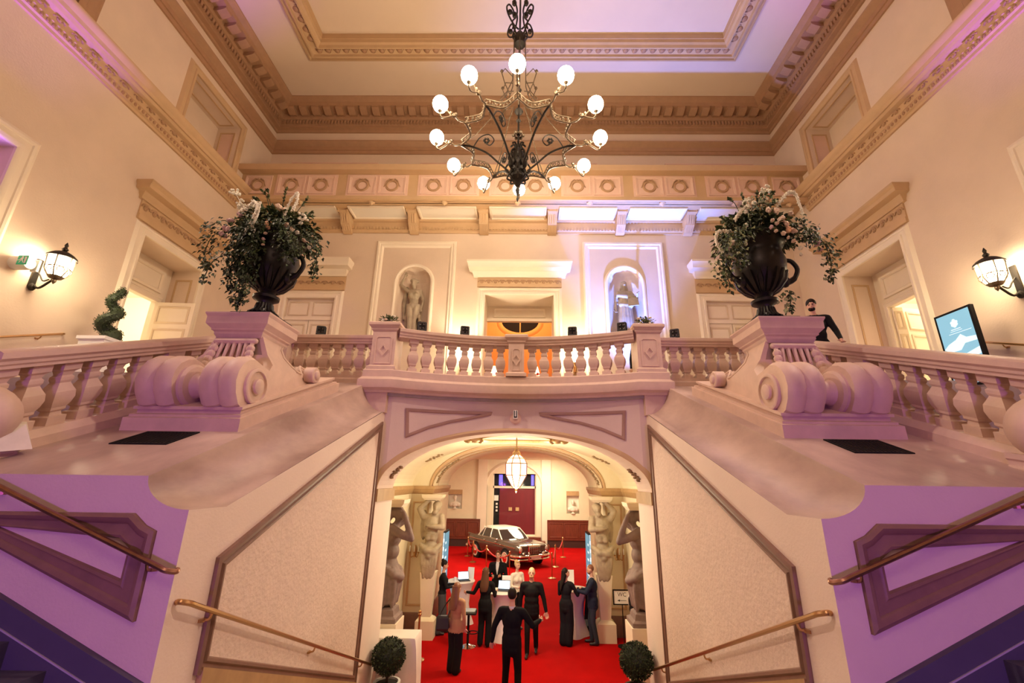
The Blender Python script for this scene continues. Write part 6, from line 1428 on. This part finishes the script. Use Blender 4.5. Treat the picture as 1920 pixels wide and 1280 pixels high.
# sign on a stand
x, y = 2.72, 12.7
t = thing('sign_stand', 'framed white WC sign with left arrow on a thin black stand', 'sign', (x, y, 0))
m = MB(); m.lathe([(.16,0),(.16,.02),(.03,.04)], 20, (x,y,0)); m.build('base', 'black', t); m = MB(); m.tube([(x,y,.03),(x,y,.92)], .012, 8); m.build('pole', 'black', t)
m = MB(); frame(m, rect(x-.23,x+.23,.92,1.27), [(0,-.01),(0,.018),(.025,.018),(.025,.005)], lambda u,v,h: (u,y-h,v)); m.build('frame', 'black', t, 0); m = MB(); m.box(x-.22,x+.22,y-.006,y+.008,.93,1.26); bd = m.build('board', 'paper', t, 0)
fc = bpy.data.curves.new('wc', 'FONT'); fc.body = 'WC'; fc.size = .13; fc.align_x = 'CENTER'; fo = bpy.data.objects.new('wc', fc); COL.objects.link(fo)
tm = bpy.data.meshes.new_from_object(fo.evaluated_get(bpy.context.evaluated_depsgraph_get())); bpy.data.objects.remove(fo); tm.materials.clear(); tm.materials.append(MATS['ink'])
lo = link(bpy.data.objects.new('lettering', tm), bd); lo.location = (x, y-.0085, 1.115); lo.rotation_euler = (PI/2,0,0)
m = MB(); m.prism([(x+.11,1.025),(x-.06,1.025),(x-.06,1.045),(x-.12,1.02),(x-.06,.995),(x-.06,1.015),(x+.11,1.015)], .0065, .009, lambda u,v,h: (u,y-h,v)); m.build('arrow', 'ink', bd, 0)
# slim display panels beside the second arch
for s in (-1, 1):
    nm = 'left' if s < 0 else 'right'; x = s*2.12
    t = thing('display_totem', 'tall slim teal display totem seen edge-on beside the %s pillar' % nm, 'screen', (x, 14.3, 0))
    m = MB(); m.box(x-.025,x+.025,13.9,14.7,.12,2.45); m.build('casing', 'black', t, 0); m = MB(); m.bev(x-.2,x+.2,13.85,14.75,0,.12,.03); m.build('foot', 'black', t, 10)
    sg = -s; m = MB(); m.box(*sorted((x+sg*.025,x+sg*.029)),13.94,14.66,.2,2.4); sc2 = m.build('screen', 'display_teal', t, 0)
    m = MB(); m.box(x-.022,x+.022,13.893,13.9,.2,2.42); m.build('edge_light', 'screen_pale', t, 0)
    m = MB()
    for k in range(9): m.box(*sorted((x+sg*.0295,x+sg*.031)),14.0,14.2+.05*(k*7%8),.5+.2*k,.56+.2*k); m.box(x-.02,x+.02,13.889,13.893,.4+.22*k,.5+.22*k)
    m.build('text_line', 'screen_white', sc2, 0)
# busts in the wall niches
for (a, b, z0), nm in (((-4.62,-3.72,2.15),'left'),((2.95,3.75,1.95),'right')):
    x = (a+b)/2; y = Y2+.02; t = thing('bust', 'white marble bust in the square niche %s of the far door' % nm, 'bust', (x, y, z0), 0, local=True); f = Fig(); S = 'bust'; k = .95
    f.ell((0,0,.66), (.105,.12,.145), S); f.cap((0,.02,.4), (0,-.01,.56), .075, .07, S); f.ell((0,.02,.32), (.32,.14,.13), S); f.ell((-.22,.02,.26), (.14,.12,.14), S); f.ell((.22,.02,.26), (.14,.12,.14), S); f.ell((0,-.02,.22), (.18,.13,.12), S); f.cap((0,-.12,.67), (0,-.14,.63), .016, .02, S); f.ell((0,-.08,.58), (.07,.06,.07), S); f.ell((0,.03,.72), (.115,.12,.1), S)
    f.build(t, [S], 'figure', .022, S); m = MB(); m.lathe([(.14,0),(.14,.03),(.08,.06),(.08,.12)], 14, (0,0,0)); m.build('socle', 'bust', t)
# stanchions and ropes around the car
def stanchion(x, y, lab, m1='brass', h=.95):
    t = thing('stanchion', lab, 'stanchion', (x, y, 0)); m = MB(); m.lathe([(.17,0),(.17,.02),(.12,.04),(.03,.06)], 18, (x,y,0)); m.build('base', m1, t)
    m = MB(); m.tube([(x,y,.04),(x,y,h-.03)], .024, 8); m.build('pole', m1, t); m = MB(); m.lathe([(.03,h-.06),(.045,h-.03),(.03,h),(.04,h+.03),(.001,h+.06)], 12, (x,y,0)); m.build('cap', m1, t)
SP = [((-2.78,25.9),'farthest left beyond the car tail'),((-2.30,24.1),'beside rear left wheel of the car'),((-1.50,22.4),'midway along the near flank of car'),((-.38,20.8),'nearest, left of the car front'),((1.42,20.6),'nearest, right of the car front'),((1.75,23.2),'beside right headlamp of the car'),((2.35,26.0),'farthest right beyond the car')]
for (x, y), l in SP: stanchion(x, y, 'brass rope stanchion '+l)
stanchion(-2.2, 11.6, 'brass stanchion standing by corner of the white buffet table')
def rope(i, j, lab):
    (a, b), (c, d) = SP[i][0], SP[j][0]; t = thing('rope', lab, 'rope', (a, b, .5)); P = [(a+(c-a)*f, b+(d-b)*f, .88-.26*4*f*(1-f)) for f in [k/12 for k in range(13)]]
    m = MB(); m.tube(P, .028, 7); m.build('cord', 'rope_red', t)
    for q in (0, 12): m = MB(); m.capsule(P[q], P[1 if q == 0 else 11], .032, .03, 7); m.build('hook', 'brass', t)
for i, l in ((0,'red rope at the tail of the car, far left'),(1,'red rope along the rear flank of car'),(2,'red rope along the front flank of car')): rope(i, i+1, l)
for i, l in ((4,'red rope right of the car front'),(5,'red rope at the far right side of car')): rope(i, i+1, l)

# ------------------------------------------------------------------ vintage saloon car
def car():
    hx, hy = .56, -.83; rz = math.atan2(hy, hx)
    t = thing('car', 'vintage dark saloon car with cream roof and chrome front on red carpet', 'car', (-.72, 25.0, 0), rz, local=True); t.scale = (1.08, 1.08, 1.08)
    def ringb(x, hw, zb, zs, zt, crown=.03):
        P = [(-hw*.86,zb),(-hw*.97,zb+.12),(-hw,zs-.18),(-hw*.985,zs-.06),(-hw*.93,zs+.0),(-hw*.8,zt),(-hw*.4,zt+crown*.8),(0,zt+crown)]
        P = P+[(-u,v) for u,v in P[-2::-1]]; return [(x, u, v) for u, v in P]
    S = [(-2.42,.74,.52,.80,.82),(-2.36,.82,.42,.93,.94),(-2.1,.87,.32,1.02,.98),(-1.5,.90,.27,1.02,1.0),(-.9,.905,.25,1.0,1.01),(0,.905,.24,.98,1.0),(.8,.905,.25,.96,1.0),(1.3,.90,.26,.95,.985),(1.9,.885,.28,.93,.955),(2.25,.86,.36,.90,.92),(2.36,.82,.44,.84,.86)]
    m = MB(); m.loft([ringb(*q) for q in S]); m.build('body', 'car_paint', t, 50)
    def ringc(z, xf, xr, hf, hr, n=7):
        out = []
        for k in range(n): f = k/(n-1); out.append((xf+.10*(1-(2*f-1)**2)-.1+.1, -hf+2*hf*f, z))
        for k in range(n): f = k/(n-1); out.append((xr-.08*(1-(2*f-1)**2), hr-2*hr*f, z))
        return out
    m = MB(); m.loft([ringc(.99,.86,-1.42,.72,.70),ringc(1.2,.60,-1.22,.665,.65),ringc(1.41,.30,-.98,.60,.58)], True, False); m.build('windows', 'car_glass', t, 40)
    m = MB(); m.loft([ringc(1.39,.34,-1.02,.62,.60),ringc(1.43,.31,-1.0,.61,.59),ringc(1.475,.16,-.86,.52,.50),ringc(1.50,-.1,-.6,.3,.3)]); m.build('roof', 'car_cream', t, 50)
    for sg in (-1, 1):
        for a, b, r in (((.86,sg*.725,.99),(.30,sg*.605,1.41),.028),((-1.42,sg*.705,.99),(-.98,sg*.585,1.41),.045),((-.20,sg*.735,.99),(-.2,sg*.618,1.41),.028),((-1.0,sg*.725,.99),(-.86,sg*.6,1.41),.02)):
            m = MB(); m.tube([a, tuple((Vector(a)+Vector(b))/2+Vector((0,sg*.012,0))), b], r, 6); m.build('pillar', 'car_cream', t)
        m = MB(); m.tube([(2.2,sg*.885,.80),(1.0,sg*.918,.83),(-1.0,sg*.918,.85),(-2.2,sg*.87,.86)], .014, 5); m.build('side_trim', 'chrome', t)
        m = MB(); m.tube([(.9,sg*.74,1.005),(-.2,sg*.75,1.005),(-1.45,sg*.72,1.005)], .013, 5); m.build('window_trim', 'chrome', t)
        m = MB(); m.loft([[(-1.2,sg*.83,1.0),(-1.2,sg*.87,.98),(-1.2,sg*.80,.99)],[(-2.3,sg*.80,1.06),(-2.34,sg*.86,1.0),(-2.3,sg*.74,.97)]]); m.build('tail_fin', 'car_paint', t)
        m = MB(); m.ell((2.30,sg*.70,.72), (.09,.115,.175), 14, 9); hl = m.build('headlamp', 'chrome', t); m = MB(); m.ell((2.345,sg*.70,.76), (.06,.09,.11), 12, 8); m.build('lens', 'bust', hl)
        for xx in (.62, -.42): m = MB(); m.capsule((xx,sg*.915,.90), (xx-.14,sg*.915,.90), .014, .014, 6); m.build('door_handle', 'chrome', t)
    for xx in (1.42, -1.33):
        for sg in (-1, 1):
            o_ = (xx, sg*.80, .33)
            def wh(prof, mi): 
                mm = MB(); mm.loft([[(o_[0]+r*math.cos(a), o_[1]+sg*q, o_[2]+r*math.sin(a)) for a in (2*PI*k/24 for k in range(24))] for r, q in prof]); return mm
            m = wh([(.40,.02),(.405,.107),(.38,.112)], 0); m.build('wheel_arch', 'black', t)
            ty_ = wh([(.33,-.08),(.33,.07),(.31,.125),(.22,.13),(.2,.1),(.01,.1)], 0).build('tyre', 'rubber', t)
            wh([(.25,.125),(.245,.136),(.2,.136),(.19,.13)], 0).build('whitewall', 'bust', ty_); wh([(.19,.12),(.16,.145),(.08,.15),(.05,.17),(.01,.175)], 0).build('hubcap', 'chrome', ty_)
    m = MB(); m.loft([[(x,-w_,a),(x,w_,a),(x,w_,b),(x,-w_,b)] for x, w_, a, b in ((2.25,.34,.5,.93),(2.41,.33,.52,.90),(2.43,.30,.56,.86))]); g_ = m.build('grille_shell', 'chrome', t, 15); m = MB()
    for k in range(9): y = -.26+.065*k; m.box(2.428,2.442,y,y+.03,.57,.84)
    m.build('grille_bars', 'black', g_, 0)
    for z, x in ((.50,2.47),(.36,2.44)):
        m = MB(); m.tube(smooth_path([(1.9,-.93,z),(2.25,-.90,z),(x,-.62,z),(x+.03,0,z),(x,.62,z),(2.25,.90,z),(1.9,.93,z)], 4), .06 if z > .4 else .045, 7, flat=1.0); m.build('front_bumper', 'chrome', t)
    m = MB(); m.tube(smooth_path([(-2.0,-.93,.48),(-2.35,-.88,.48),(-2.52,-.5,.48),(-2.54,0,.48),(-2.52,.5,.48),(-2.35,.88,.48),(-2.0,.93,.48)], 4), .07, 7); m.build('rear_bumper', 'chrome', t)
    for sg in (-1, 1): m = MB(); m.capsule((2.52,sg*.36,.4),(2.52,sg*.36,.6), .04, .04, 7); m.build('overrider', 'chrome', t)
    m = MB(); m.box(2.54,2.555,-.26,.26,.40,.51); m.build('number_plate', 'paper', t, 0)
    for y in (-.55, -.2, .2, .55): m = MB(); m.ell((2.38,y,.60 if abs(y) > .3 else .62), (.05,.07,.05), 10, 6); m.build('fog_lamp' if abs(y) > .3 else 'badge_lamp', 'chrome', t)
    m = MB(); m.tube([(2.3,0,.955),(1.2,0,1.025),(.9,0,1.035)], .012, 5); m.build('bonnet_trim', 'chrome', t)
    for sg in (-1, 1): m = MB(); m.tube([(.83,sg*.08,1.03),(.72,sg*.4,1.12)], .008, 4); m.build('wiper', 'black', t)
    m = MB(); m.torus((.25,-.36,1.05), .18, .014, 16, 5, lambda u,v,h: (.45+h,-.36+(v-1.05+1.05)*1,1.02+u*.3)) if False else m.torus((.35,.36,1.0), .17, .014, 16, 5); m.build('steering_wheel', 'black', t)
    for x in (.05,-.75): m = MB(); m.bev(x-.1,x+.05,-.58,.58,.6,1.12,.04); m.build('seat', 'rope_red', t, 20)
    m = MB(); m.ell((.7,-.92,1.02), (.06,.05,.045), 8, 6); m.build('wing_mirror', 'chrome', t)
car()
